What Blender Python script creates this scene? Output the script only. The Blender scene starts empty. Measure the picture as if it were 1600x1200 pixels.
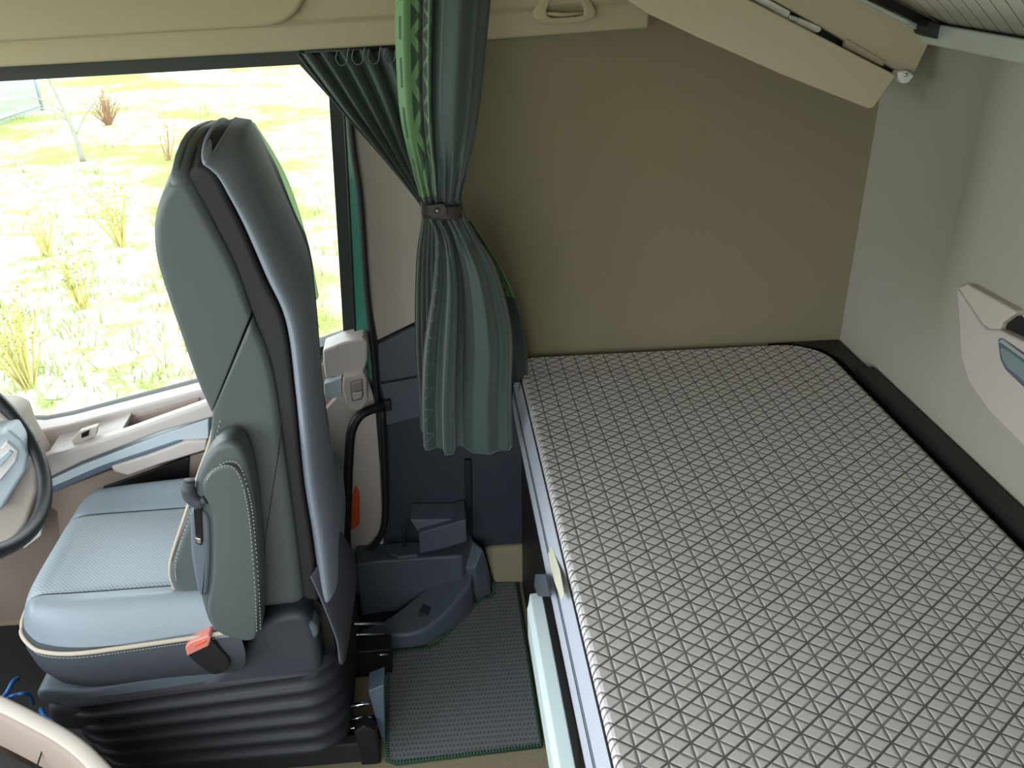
import bpy, bmesh, math, random
from mathutils import Vector, Matrix
random.seed(7)
S = bpy.context.scene
COL = S.collection

# ------------------------------------------------------------------ camera
F = 1400.0                                   # focal length in pixels of a 1600 px wide frame
def _n(v): return Vector(v).normalized()
Yc = _n((-150, 700, F)); _s = .053; _t = (150 - 700*_s)/F
Xc = _n((1, _s, _t)); Xc = (Xc - Yc*Xc.dot(Yc)).normalized()
Zc = Xc.cross(Yc)
if Zc.y < 0: Zc = -Zc
CAM = Vector((0, 0, 1.75))
def ray(px, py):
    c = Vector((px - 800, 600 - py, F))
    return Vector((Xc.dot(c), Yc.dot(c), Zc.dot(c)))
def P(px, py, Y=None, X=None, Z=None):
    """point of the plane X/Y/Z = value seen at a pixel of the photograph"""
    d = ray(px, py)
    if Y is not None: k = (Y - CAM.y)/d.y
    elif X is not None: k = (X - CAM.x)/d.x
    else: k = (Z - CAM.z)/d.z
    return CAM + d*k
cd = bpy.data.cameras.new('camera'); cam = bpy.data.objects.new('camera', cd); COL.objects.link(cam)
right = Vector((Xc.x, Yc.x, Zc.x)); up = Vector((Xc.y, Yc.y, Zc.y)); fw = Vector((Xc.z, Yc.z, Zc.z))
cam.matrix_world = Matrix(((right.x, up.x, -fw.x, CAM.x), (right.y, up.y, -fw.y, CAM.y), (right.z, up.z, -fw.z, CAM.z), (0, 0, 0, 1)))
cd.sensor_fit = 'HORIZONTAL'; cd.sensor_width = 36; cd.lens = 36*F/1600; cd.clip_start = .02; cd.clip_end = 300
S.camera = cam

# ------------------------------------------------------------------ world, light, exposure
w = bpy.data.worlds.new('sky'); S.world = w; w.use_nodes = True
bg = w.node_tree.nodes['Background']
bg.inputs['Color'].default_value = (.87, .95, 1, 1); bg.inputs['Strength'].default_value = 6.8
def portal(name, loc, rot, sx, sy):
    l = bpy.data.lights.new(name, 'AREA'); l.shape = 'RECTANGLE'; l.size = sx; l.size_y = sy
    l.cycles.is_portal = True
    o = bpy.data.objects.new(name, l); COL.objects.link(o); o.location = loc; o.rotation_euler = rot
# openings of the cab: windscreen (front, -X), driver's window (+Y), passenger window (-Y)
portal('windscreen_daylight', (-1.62, 1.0, 1.25), (0, -math.pi/2, 0), 1.1, 2.3)
portal('driver_window_daylight', (-.72, 2.22, 1.1), (-math.pi/2, 0, 0), 1.1, .9)
portal('passenger_window_daylight', (-.62, -.27, 1.2), (math.pi/2, 0, 0), 1.3, 1.0)
S.view_settings.view_transform = 'Standard'
try: S.view_settings.look = 'None'
except Exception: pass
S.view_settings.exposure = 0.0; S.view_settings.gamma = 1; S.view_settings.use_curve_mapping = False
S.cycles.max_bounces = 10; S.cycles.diffuse_bounces = 7; S.cycles.use_denoising = True
S.cycles.sample_clamp_indirect = 6

# ------------------------------------------------------------------ materials
def lin(c):
    c /= 255.0
    return c/12.92 if c <= .04045 else ((c + .055)/1.055)**2.4
def rgb(r, g, b): return (lin(r), lin(g), lin(b), 1)
class NT:
    def __init__(s, name):
        s.m = bpy.data.materials.new(name); s.m.use_nodes = True; s.t = s.m.node_tree
        s.b = s.t.nodes['Principled BSDF']
    def n(s, typ, **k):
        nd = s.t.nodes.new(typ)
        for a, v in k.items(): setattr(nd, a, v)
        return nd
    def l(s, a, b): s.t.links.new(a, b)
    def math(s, op, a, b=None, c=None):
        nd = s.n('ShaderNodeMath', operation=op)
        for i, v in enumerate((a, b, c)):
            if v is None: continue
            if isinstance(v, (int, float)): nd.inputs[i].default_value = v
            else: s.l(v, nd.inputs[i])
        return nd.outputs[0]
    def mix(s, f, a, b):
        nd = s.n('ShaderNodeMix', data_type='RGBA')
        if isinstance(f, (int, float)): nd.inputs[0].default_value = f
        else: s.l(f, nd.inputs[0])
        for i, v in ((6, a), (7, b)):
            if isinstance(v, tuple): nd.inputs[i].default_value = v
            else: s.l(v, nd.inputs[i])
        return nd.outputs[2]
def bump(t, h, strength, dist=.001):
    bp = t.n('ShaderNodeBump'); bp.inputs['Strength'].default_value = strength; bp.inputs['Distance'].default_value = dist
    t.l(h, bp.inputs['Height']); t.l(bp.outputs[0], t.b.inputs['Normal'])
def mat(name, col, rough=.5, metal=0, noise=0, nscale=300, bmp=0, bdist=.001, spec=.5, sheen=0, coat=0):
    t = NT(name); t.b.inputs['Base Color'].default_value = col; t.b.inputs['Roughness'].default_value = rough
    t.b.inputs['Metallic'].default_value = metal; t.b.inputs['Specular IOR Level'].default_value = spec
    if sheen: t.b.inputs['Sheen Weight'].default_value = sheen
    if coat: t.b.inputs['Coat Weight'].default_value = coat
    tc = t.n('ShaderNodeTexCoord')
    nz = t.n('ShaderNodeTexNoise'); nz.inputs['Scale'].default_value = nscale; nz.inputs['Detail'].default_value = 4
    t.l(tc.outputs['Object'], nz.inputs['Vector'])
    if noise:
        v = t.math('MULTIPLY_ADD', nz.outputs[0], noise*2, 1 - noise)
        hs = t.n('ShaderNodeHueSaturation'); hs.inputs['Color'].default_value = col
        t.l(v, hs.inputs['Value']); t.l(hs.outputs[0], t.b.inputs['Base Color'])
    if bmp: bump(t, nz.outputs[0], bmp, bdist)
    return t.m
M = {}
M['wall_fabric'] = mat('khaki wall fabric', rgb(134, 124, 98), .92, noise=.08, nscale=420, bmp=.3)
M['back_fabric'] = mat('grey beige wall fabric', rgb(162, 157, 144), .92, noise=.08, nscale=420, bmp=.3)
M['pillar_fabric'] = mat('warm grey pillar fabric', rgb(186, 172, 160), .95, noise=.12, nscale=500, bmp=.35)
M['header'] = mat('beige headliner', rgb(172, 158, 130), .85, noise=.04, nscale=500, bmp=.15)
M['beige'] = mat('beige plastic', rgb(190, 178, 167), .55, noise=.03, bmp=.08, nscale=700)
M['beige_light'] = mat('light beige plastic', rgb(188, 178, 171), .5, noise=.02, bmp=.08, nscale=700)
M['beige_shelf'] = mat('beige painted board', rgb(188, 176, 150), .55, noise=.03, bmp=.08, nscale=700)
M['white_plastic'] = mat('white plastic', rgb(225, 222, 216), .4)
M['door_panel'] = mat('taupe door panel', rgb(158, 140, 128), .7, noise=.03, bmp=.1, nscale=600)
M['blue_grey'] = mat('satin blue grey trim', rgb(184, 195, 200), .4, noise=.02)
M['slate_line'] = mat('slate grey trim line', rgb(84, 98, 112), .4)
M['charcoal'] = mat('charcoal plastic', rgb(52, 57, 66), .55, noise=.05, bmp=.15, nscale=800, spec=.4)
M['charcoal_mid'] = mat('charcoal plastic lighter', rgb(78, 86, 94), .5, noise=.05, bmp=.15, nscale=800, spec=.4)
M['step_plastic'] = mat('slate step plastic', rgb(92, 102, 110), .45, noise=.04, bmp=.15, nscale=900, spec=.5)
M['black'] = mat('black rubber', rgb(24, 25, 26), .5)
M['black_frame'] = mat('black window frame', rgb(34, 36, 30), .6)
M['black_gloss'] = mat('black gloss plastic', rgb(20, 20, 22), .25)
M['teal_paint'] = mat('teal green body paint', rgb(52, 130, 112), .25, coat=.6)
M['leather'] = mat('grey green leather', rgb(78, 85, 84), .5, noise=.06, nscale=220, bmp=.22, bdist=.0012, spec=.45)
M['leather_dark'] = mat('dark leather', rgb(62, 66, 72), .55, noise=.06, nscale=220, bmp=.2, spec=.4)
M['seat_core'] = mat('black seat core', rgb(34, 34, 36), .7, bmp=.15)
M['seat_back'] = mat('slate seat back cloth', rgb(134, 141, 152), .72, noise=.06, nscale=500, bmp=.2, spec=.4)
M['seat_flap'] = mat('grey cloth flap', rgb(66, 66, 74), .85, noise=.05, bmp=.2)
M['pale_edge'] = mat('pale green edge', rgb(196, 214, 176), .4)
_t = NT('pale green translucent plastic'); _d = _t.n('ShaderNodeBsdfTranslucent'); _d.inputs[0].default_value = rgb(214, 232, 200)
_x = _t.n('ShaderNodeMixShader'); _x.inputs[0].default_value = .75; _t.b.inputs['Base Color'].default_value = rgb(206, 224, 190)
_t.l(_t.b.outputs[0], _x.inputs[1]); _t.l(_d.outputs[0], _x.inputs[2]); _t.l(_x.outputs[0], _t.t.nodes['Material Output'].inputs[0]); M['pale_edge'] = _t.m
M['piping'] = mat('cream piping', rgb(178, 166, 148), .7)
M['thread'] = mat('pale thread', rgb(165, 165, 155), .8)
M['seam'] = mat('dark seam', rgb(30, 32, 32), .9)
M['seat_shell'] = mat('dark seat shell plastic', rgb(56, 59, 66), .55, bmp=.12, nscale=900)
M['seat_plate'] = mat('grey seat plate', rgb(88, 96, 104), .5, bmp=.1)
M['bellows'] = mat('black ribbed bellows', rgb(40, 40, 46), .55)
M['red'] = mat('faded red plastic', rgb(206, 124, 112), .45)
M['chrome'] = mat('chrome', rgb(215, 220, 225), .18, metal=1)
M['alu'] = mat('aluminium', rgb(206, 212, 208), .32, metal=.55)
M['mint'] = mat('pale mint plastic', rgb(214, 228, 226), .38)
M['cream_tag'] = mat('cream tag', rgb(208, 204, 180), .7)
M['carpet'] = mat('beige carpet', rgb(158, 146, 120), .98, noise=.2, nscale=350, bmp=.6, bdist=.003)
M['green_thread'] = mat('dark green edging', rgb(40, 70, 52), .85, noise=.2, nscale=900, bmp=.4)
M['green_stitch'] = mat('green stitch thread', rgb(96, 140, 116), .8)
M['lens_red'] = mat('orange red lamp lens', rgb(226, 92, 50), .3)
M['blue_cable'] = mat('blue cable', rgb(28, 96, 160), .4)
M['screen'] = mat('grey green display', rgb(120, 138, 138), .18, coat=.5)
M['metal_button'] = mat('nickel snap', rgb(150, 150, 145), .25, metal=1)
M['leather_strap'] = mat('brown black strap', rgb(58, 48, 46), .6, bmp=.15)
M['ceiling'] = mat('pale ceiling lining', rgb(140, 132, 115), .9)
M['rock'] = mat('pale limestone', rgb(205, 205, 200), .9, noise=.15, nscale=8)
M['twig'] = mat('dry bush twigs', rgb(138, 104, 78), .9, noise=.2, nscale=20)
M['twig_pale'] = mat('dry yellow twigs', rgb(170, 160, 96), .9, noise=.2, nscale=20)
M['leaf'] = mat('spring leaves', rgb(118, 134, 56), .8, noise=.25, nscale=20)
M['trunk'] = mat('grey white bark', rgb(128, 126, 116), .9, noise=.2, nscale=30)
M['fence_paint'] = mat('pale grey painted metal', rgb(128, 138, 144), .5)

def dotted_leather():
    t = NT('perforated grey leather'); tc = t.n('ShaderNodeTexCoord')
    sp = t.n('ShaderNodeSeparateXYZ'); t.l(tc.outputs['Object'], sp.inputs[0])
    k = 1/.0088
    a = t.math('MULTIPLY', sp.outputs[0], k); b = t.math('MULTIPLY', sp.outputs[1], k)
    u = t.math('ADD', a, b); v = t.math('SUBTRACT', a, b)
    fu = t.math('ABSOLUTE', t.math('SUBTRACT', t.math('FRACT', u), .5)); fv = t.math('ABSOLUTE', t.math('SUBTRACT', t.math('FRACT', v), .5))
    r = t.math('SQRT', t.math('ADD', t.math('MULTIPLY', fu, fu), t.math('MULTIPLY', fv, fv)))
    hole = t.math('LESS_THAN', r, .24)
    t.l(t.mix(hole, rgb(148, 158, 163), rgb(112, 122, 128)), t.b.inputs['Base Color'])
    t.b.inputs['Roughness'].default_value = .5
    bump(t, r, .35, .002)
    return t.m
M['perforated'] = dotted_leather()
M['cushion_leather'] = mat('blue grey leather', rgb(128, 139, 146), .45, noise=.05, nscale=220, bmp=.2, spec=.5)

def mattress_mat():
    t = NT('grey quilted mattress ticking'); tc = t.n('ShaderNodeTexCoord')
    sp = t.n('ShaderNodeSeparateXYZ'); t.l(tc.outputs['Object'], sp.inputs[0])
    a_, b_ = .0392, .0286
    X = t.math('DIVIDE', t.math('SUBTRACT', sp.outputs[0], .3190), a_)
    Y = t.math('DIVIDE', t.math('SUBTRACT', sp.outputs[1], 1.086), b_)
    def dist(v):                        # distance to the nearest integer
        return t.math('ABSOLUTE', t.math('SUBTRACT', t.math('FRACT', t.math('ADD', v, .5)), .5))
    def odd(v):                         # 1 where the nearest line has an odd number
        return t.math('GREATER_THAN', t.math('ABSOLUTE', t.math('SUBTRACT', t.math('FRACT', t.math('MULTIPLY', t.math('ADD', v, .5), .5)), .5)), .0) if False else t.math('GREATER_THAN', t.math('FRACT', t.math('MULTIPLY', t.math('ADD', v, .5), .5)), .5)
    p = t.math('SUBTRACT', Y, X); q = t.math('ADD', Y, X)
    dx = t.math('MULTIPLY', dist(X), a_); dp = t.math('MULTIPLY', dist(p), b_*.81); dq = t.math('MULTIPLY', dist(q), b_*.81)
    wv = .0013
    lx = t.math('LESS_THAN', dx, wv*1.05)
    def fam(d, v, w0):
        solid = t.math('LESS_THAN', d, w0)
        pale = t.math('LESS_THAN', t.math('ABSOLUTE', t.math('SUBTRACT', d, w0*.75)), w0*.38)
        o = odd(v)
        return t.math('ADD', t.math('MULTIPLY', solid, t.math('SUBTRACT', 1, o)), t.math('MULTIPLY', t.math('MULTIPLY', solid, o), .8))
    L = t.math('MAXIMUM', t.math('MULTIPLY', lx, .9), t.math('MAXIMUM', fam(dp, p, .0018), fam(dq, q, .0016)))
    nz = t.n('ShaderNodeTexNoise'); nz.inputs['Scale'].default_value = 700; t.l(tc.outputs['Object'], nz.inputs['Vector'])
    base = t.mix(nz.outputs[0], rgb(204, 198, 197), rgb(218, 212, 210))
    t.l(t.mix(L, base, rgb(98, 95, 94)), t.b.inputs['Base Color'])
    t.b.inputs['Roughness'].default_value = .85
    dmin = t.math('MINIMUM', dx, t.math('MINIMUM', dp, dq))
    sm = t.n('ShaderNodeMapRange'); sm.interpolation_type = 'SMOOTHSTEP'; sm.inputs[1].default_value = 0; sm.inputs[2].default_value = .0045
    t.l(dmin, sm.inputs[0]); bump(t, sm.outputs[0], .35, .0025)
    return t.m
M['mattress'] = mattress_mat()
def ribbed(name, c1, c2, axis, pitch, rough=.85):
    t = NT(name); tc = t.n('ShaderNodeTexCoord'); sp = t.n('ShaderNodeSeparateXYZ'); t.l(tc.outputs['Object'], sp.inputs[0])
    f = t.math('FRACT', t.math('DIVIDE', sp.outputs[axis], pitch))
    tri = t.math('MULTIPLY', t.math('ABSOLUTE', t.math('SUBTRACT', f, .5)), 2)
    t.l(t.mix(tri, c1, c2), t.b.inputs['Base Color']); t.b.inputs['Roughness'].default_value = rough
    bump(t, tri, .4, .0015)
    return t.m
M['mattress_side'] = ribbed('blue grey mattress border', rgb(168, 172, 182), rgb(190, 193, 203), 1, .006)
def mat_mat():
    t = NT('charcoal woven floor mat'); tc = t.n('ShaderNodeTexCoord'); sp = t.n('ShaderNodeSeparateXYZ'); t.l(tc.outputs['Object'], sp.inputs[0])
    fy = t.math('FRACT', t.math('DIVIDE', sp.outputs[1], .0155)); row = t.math('FLOOR', t.math('DIVIDE', sp.outputs[1], .0155))
    xx = t.math('ADD', t.math('DIVIDE', sp.outputs[0], .0095), t.math('MULTIPLY', row, .5)); fx = t.math('FRACT', xx)
    ridge = t.math('LESS_THAN', fy, .22)
    tuft = t.math('MULTIPLY', t.math('GREATER_THAN', fy, .45), t.math('LESS_THAN', fx, .55))
    nz = t.n('ShaderNodeTexNoise'); nz.inputs['Scale'].default_value = 600; t.l(tc.outputs['Object'], nz.inputs['Vector'])
    base = t.mix(nz.outputs[0], rgb(106, 108, 110), rgb(138, 138, 140))
    c = t.mix(tuft, base, rgb(98, 98, 102)); c = t.mix(t.math('MULTIPLY', ridge, .35), c, rgb(146, 148, 146))
    t.l(c, t.b.inputs['Base Color']); t.b.inputs['Roughness'].default_value = .95
    bump(t, t.math('ADD', t.math('MULTIPLY', ridge, .6), t.math('ADD', tuft, nz.outputs[0])), .5, .002)
    return t.m
M['floor_mat'] = mat_mat()
def curtain_mat(name, printed, c0):
    t = NT(name); uv = t.n('ShaderNodeUVMap'); uv.uv_map = 'UVMap'
    sp = t.n('ShaderNodeSeparateXYZ'); t.l(uv.outputs[0], sp.inputs[0])
    U, V = sp.outputs[0], sp.outputs[1]      # V in metres down the cloth, U in 0..1 across it
    nz = t.n('ShaderNodeTexNoise'); nz.inputs['Scale'].default_value = 500
    tc = t.n('ShaderNodeTexCoord'); t.l(tc.outputs['Object'], nz.inputs['Vector'])
    plain = t.mix(nz.outputs[0], c0, tuple(x*1.25 for x in c0[:3]) + (1,))
    if printed:
        green = rgb(108, 146, 100)
        def inside(lo, hi): return t.math('MULTIPLY', t.math('GREATER_THAN', U, lo), t.math('LESS_THAN', U, hi))
        # zone A: leafy green band with dark triangles (u .0 - .26), zone B: fine green lines (.26 - .45)
        k = 1/.09
        v = t.math('MULTIPLY', V, k)
        ua = t.math('DIVIDE', t.math('SUBTRACT', U, .13), .17)
        tri = t.math('ABSOLUTE', t.math('SUBTRACT', t.math('MULTIPLY', t.math('FRACT', v), 2), 1))
        ub0 = t.math('DIVIDE', t.math('SUBTRACT', ua, .2), .8)
        bar = t.math('LESS_THAN', t.math('ABSOLUTE', t.math('SUBTRACT', ub0, tri)), .30)
        dark = t.math('MULTIPLY', t.math('MULTIPLY', t.math('GREATER_THAN', ub0, 0), t.math('SUBTRACT', 1, bar)), inside(.12, .32))
        dark2 = dark
        slot = t.math('MULTIPLY', t.math('LESS_THAN', t.math('FRACT', v), .6), inside(.05, .08))
        d = t.math('MAXIMUM', t.math('MAXIMUM', dark, dark2), slot)
        ca = t.mix(d, green, rgb(58, 82, 62))
        zz = t.math('ABSOLUTE', t.math('SUBTRACT', t.math('MULTIPLY', t.math('FRACT', t.math('MULTIPLY', V, 1/.07)), 2), 1))
        ub = t.math('DIVIDE', t.math('SUBTRACT', U, .32), .13)
        ln = t.math('LESS_THAN', t.math('ABSOLUTE', t.math('SUBTRACT', ub, zz)), .16)
        ln2 = t.math('LESS_THAN', t.math('ABSOLUTE', t.math('SUBTRACT', ub, .75)), .09)
        cb = t.mix(t.math('MAXIMUM', ln, ln2), plain, rgb(112, 142, 108))
        c = t.mix(t.math('LESS_THAN', U, .45), plain, cb); c = t.mix(t.math('LESS_THAN', U, .32), c, ca)
        # below the tie the print shows only in a narrow fold
        c = t.mix(t.math('GREATER_THAN', V, .60), c, t.mix(t.math('MULTIPLY', inside(.02, .10), t.math('LESS_THAN', t.math('ABSOLUTE', t.math('SUBTRACT', t.math('DIVIDE', U, .1), zz)), .07)), plain, rgb(88, 112, 94)))
        t.l(c, t.b.inputs['Base Color'])
    else: t.l(plain, t.b.inputs['Base Color'])
    t.b.inputs['Roughness'].default_value = .6; t.b.inputs['Sheen Weight'].default_value = .3; t.b.inputs['Sheen Roughness'].default_value = .4
    bump(t, nz.outputs[0], .15, .0006)
    return t.m
M['curtain_print'] = curtain_mat('green printed curtain cloth', True, rgb(58, 72, 68))
M['curtain_plain'] = curtain_mat('dark green curtain cloth', False, rgb(52, 68, 58))
def ground_mat():
    t = NT('patchy spring grass'); tc = t.n('ShaderNodeTexCoord')
    def nz(s, d=6):
        n = t.n('ShaderNodeTexNoise'); n.inputs['Scale'].default_value = s; n.inputs['Detail'].default_value = d; n.inputs['Roughness'].default_value = .65
        t.l(tc.outputs['Object'], n.inputs['Vector']); return n.outputs[0]
    def ramp(f, lo, hi):
        r = t.n('ShaderNodeMapRange'); r.inputs[1].default_value = lo; r.inputs[2].default_value = hi; t.l(f, r.inputs[0]); return r.outputs[0]
    big = ramp(nz(.45), .44, .58); mid = ramp(nz(3), .45, .60); fine = ramp(nz(26), .38, .66)
    straw = t.mix(fine, rgb(150, 150, 122), rgb(190, 190, 176))
    grass = t.mix(fine, rgb(92, 104, 36), rgb(132, 140, 72))
    c = t.mix(t.math('MULTIPLY', t.math('MAXIMUM', big, t.math('MULTIPLY', mid, .9)), .9), straw, grass)
    t.l(c, t.b.inputs['Base Color']); t.b.inputs['Roughness'].default_value = 1; t.b.inputs['Specular IOR Level'].default_value = .1
    bump(t, nz(20), .6, .05)
    return t.m
M['ground'] = ground_mat()
def glass_mat():
    t = NT('window glass'); tr = t.n('ShaderNodeBsdfTransparent'); gl = t.n('ShaderNodeBsdfGlossy'); gl.inputs['Roughness'].default_value = .0
    tr.inputs[0].default_value = (.94, .98, .96, 1)
    fr = t.n('ShaderNodeFresnel'); fr.inputs['IOR'].default_value = 1.45
    mx = t.n('ShaderNodeMixShader'); t.l(fr.outputs[0], mx.inputs[0]); t.l(tr.outputs[0], mx.inputs[1]); t.l(gl.outputs[0], mx.inputs[2])
    t.l(mx.outputs[0], t.t.nodes['Material Output'].inputs[0]); return t.m
M['glass'] = glass_mat()
def striped_panel():
    t = NT('white pinstriped lining'); uv = t.n('ShaderNodeUVMap'); uv.uv_map = 'UVMap'; sp = t.n('ShaderNodeSeparateXYZ'); t.l(uv.outputs[0], sp.inputs[0])
    f = t.math('FRACT', t.math('DIVIDE', sp.outputs[0], .047))
    l = t.math('LESS_THAN', f, .07)
    f2 = t.math('FRACT', t.math('DIVIDE', sp.outputs[1], .004))
    b = t.mix(f2, rgb(222, 218, 208), rgb(200, 194, 182))
    t.l(t.mix(l, b, rgb(84, 82, 76)), t.b.inputs['Base Color']); t.b.inputs['Roughness'].default_value = .8
    return t.m
M['stripes'] = striped_panel()

# ------------------------------------------------------------------ mesh helpers
def link(name, me, m=None, parent=None, smooth=False):
    o = bpy.data.objects.new(name, me); COL.objects.link(o)
    if m: me.materials.append(M[m] if isinstance(m, str) else m)
    if parent: o.parent = parent
    if smooth:
        for p in me.polygons: p.use_smooth = True
    return o
def mesh(name, vs, fs, m=None, parent=None, smooth=False):
    me = bpy.data.meshes.new(name); me.from_pydata([tuple(v) for v in vs], [], fs); me.update()
    bm = bmesh.new(); bm.from_mesh(me); bmesh.ops.recalc_face_normals(bm, faces=bm.faces); bm.to_mesh(me); bm.free()
    return link(name, me, m, parent, smooth)
def bev(o, w=.004, seg=3, ang=30):
    md = o.modifiers.new('bevel', 'BEVEL'); md.width = w; md.segments = seg; md.limit_method = 'ANGLE'; md.angle_limit = math.radians(ang)
    for p in o.data.polygons: p.use_smooth = True
    md.harden_normals = False
    wn = o.modifiers.new('wn', 'WEIGHTED_NORMAL'); wn.keep_sharp = False
    return o
def prism(name, pts, ext, m, parent=None, bevel=.003):
    """outline (3D points) pushed along the vector ext; ext may be one vector per point"""
    n = len(pts); e = ext if isinstance(ext, list) else [Vector(ext)]*n
    vs = [Vector(p) for p in pts] + [Vector(p) + Vector(x) for p, x in zip(pts, e)]
    fs = [list(range(n)), list(range(2*n-1, n-1, -1))] + [[i, (i+1) % n, n+(i+1) % n, n+i] for i in range(n)]
    o = mesh(name, vs, fs, m, parent)
    return bev(o, bevel) if bevel else o
def slab(name, px, Y, th, m, parent=None, bevel=.003):
    return prism(name, [P(x, y, Y=Y) for x, y in px], (0, th, 0), m, parent, bevel)
def box(name, a, b, m, parent=None, bevel=.003):
    (x0, y0, z0), (x1, y1, z1) = a, b
    return prism(name, [(x0, y0, z0), (x1, y0, z0), (x1, y1, z0), (x0, y1, z0)], (0, 0, z1-z0), m, parent, bevel)
def crom(pts, n=8, closed=False):
    P_ = [Vector(p) for p in pts]; out = []; N = len(P_)
    rng = range(N if closed else N-1)
    for i in rng:
        p1, p2 = P_[i], P_[(i+1) % N]
        p0 = P_[(i-1) % N] if closed or i > 0 else p1*2 - p2
        p3 = P_[(i+2) % N] if closed or i+2 < N else p2*2 - p1
        for k in range(n):
            t = k/n
            out.append(.5*((2*p1) + (p2-p0)*t + (2*p0-5*p1+4*p2-p3)*t*t + (3*p1-p0-3*p2+p3)*t**3))
    if not closed: out.append(P_[-1])
    return out
def tube_data(pts, r, seg=12, closed=False, cap=True):
    pts = [Vector(p) for p in pts]; n = len(pts); vs, fs = [], []
    rs = r if isinstance(r, (list, tuple)) else [r]*n
    prev = None
    for i, p in enumerate(pts):
        a = pts[(i-1) % n] if (closed or i) else p; b = pts[(i+1) % n] if (closed or i < n-1) else p
        t = (b-a).normalized() if (b-a).length > 1e-9 else Vector((0, 0, 1))
        if prev is None:
            u = t.cross(Vector((0, 0, 1)));
            if u.length < .1: u = t.cross(Vector((0, 1, 0)))
        else: u = prev - t*prev.dot(t)
        u.normalize(); prev = u; v = t.cross(u)
        for k in range(seg):
            q = 2*math.pi*k/seg; vs.append(p + (u*math.cos(q) + v*math.sin(q))*rs[i])
    m_ = n if closed else n-1
    for i in range(m_):
        j = (i+1) % n
        for k in range(seg):
            k2 = (k+1) % seg; fs.append([i*seg+k, i*seg+k2, j*seg+k2, j*seg+k])
    if not closed and cap: fs += [list(range(seg))[::-1], [(n-1)*seg+k for k in range(seg)]]
    return vs, fs
def tube(name, pts, r, m, parent=None, seg=12, closed=False, smooth=True):
    vs, fs = tube_data(pts, r, seg, closed); return mesh(name, vs, fs, m, parent, smooth)
def multi(name, parts, m, parent=None, smooth=False):
    vs, fs = [], []
    for v, f in parts:
        k = len(vs); vs += list(v); fs += [[i+k for i in g] for g in f]
    return mesh(name, vs, fs, m, parent, smooth)
def boxd(a, b):
    (x0, y0, z0), (x1, y1, z1) = a, b
    v = [(x, y, z) for x in (x0, x1) for y in (y0, y1) for z in (z0, z1)]
    return v, [[0, 1, 3, 2], [4, 6, 7, 5], [0, 4, 5, 1], [2, 3, 7, 6], [0, 2, 6, 4], [1, 5, 7, 3]]
def grid(name, fn, nu, nv, m, parent=None, thick=0, uvfn=None, off=0, closedu=False):
    vs = []; fs = []
    for j in range(nv+1):
        for i in range(nu+1): vs.append(fn(i/nu, j/nv))
    for j in range(nv):
        for i in range(nu): a = j*(nu+1)+i; fs.append([a, a+1, a+nu+2, a+nu+1])
    me = bpy.data.meshes.new(name); me.from_pydata([tuple(v) for v in vs], [], fs); me.update()
    uv = me.uv_layers.new(name='UVMap')
    for p in me.polygons:
        for li in p.loop_indices:
            vi = me.loops[li].vertex_index; i, j = vi % (nu+1), vi//(nu+1)
            uv.data[li].uv = uvfn(i/nu, j/nv) if uvfn else (i/nu, j/nv)
    o = link(name, me, m, parent, True)
    if thick:
        s = o.modifiers.new('solid', 'SOLIDIFY'); s.thickness = thick; s.offset = off
    return o
def offset_poly(pts, d):
    """2D outline moved inwards by d (counter-clockwise or clockwise handled)"""
    n = len(pts); A = sum(pts[i][0]*pts[(i+1) % n][1] - pts[(i+1) % n][0]*pts[i][1] for i in range(n))
    sg = 1 if A > 0 else -1; out = []
    for i in range(n):
        a, b, c = Vector(pts[i-1]), Vector(pts[i]), Vector(pts[(i+1) % n])
        e1 = (b-a).normalized(); e2 = (c-b).normalized(); nn = Vector((-(e1.y+e2.y), e1.x+e2.x))
        nn.normalize(); out.append(b + nn*d*sg)
    return out
def pillow(name, outline, y0, y1, r, m, parent=None, puff=0.0, rings=6, warp=None):
    """closed (x, z) outline swept from y0 to y1 with rounded ends of radius r and slightly domed faces"""
    secs = []
    for k in range(rings+1):
        a = math.pi/2*k/rings; secs.append((r*(1-math.sin(a)), y0 + r*(1-math.cos(a))))
    mid = [(0, y0+r+(y1-y0-2*r)*t) for t in (.25, .5, .75)]
    secs2 = [(d, y1-(y-y0)) for d, y in secs[::-1]]
    pre = [(r*2.2, y0-puff)] if puff else []
    post = [(r*2.2, y1+puff)] if puff else []
    allS = pre + secs + mid + secs2 + post
    vs, fs = [], []; n = len(outline)
    for d, y in allS:
        o = offset_poly(outline, d) if d > 1e-6 else [Vector(p) for p in outline]
        for p in o:
            q = Vector((p[0], y, p[1])); vs.append(warp(q) if warp else q)
    for s in range(len(allS)-1):
        for i in range(n):
            j = (i+1) % n; fs.append([s*n+i, s*n+j, (s+1)*n+j, (s+1)*n+i])
    fs.append(list(range(n))[::-1]); fs.append([(len(allS)-1)*n+i for i in range(n)])
    return mesh(name, vs, fs, m, parent, True)
def dense(pts, step=.012):
    out = []; n = len(pts)
    for i in range(n):
        a, b = Vector(pts[i]), Vector(pts[(i+1) % n]); k = max(1, int((b-a).length/step))
        out += [tuple(a.lerp(b, j/k)) for j in range(k)]
    for _ in range(6):
        m_ = len(out); out = [((out[i-1][0]+2*out[i][0]+out[(i+1) % m_][0])/4, (out[i-1][1]+2*out[i][1]+out[(i+1) % m_][1])/4) for i in range(m_)]
    return out
def smooth2(pts, n=6): return [(v.x, v.y) for v in crom([(p[0], p[1], 0) for p in pts], n, True)]
def empty(name, loc, label, cat, group=None):
    o = bpy.data.objects.new(name, None); COL.objects.link(o); o.empty_display_size = .05
    tag(o, label, cat, group)
    o['at'] = 0; del o['at']
    return o
def tag(o, label, cat, group=None, kind=None):
    if label: o['label'] = label
    if cat: o['category'] = cat
    if group: o['group'] = group
    if kind: o['kind'] = kind
    return o
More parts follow.
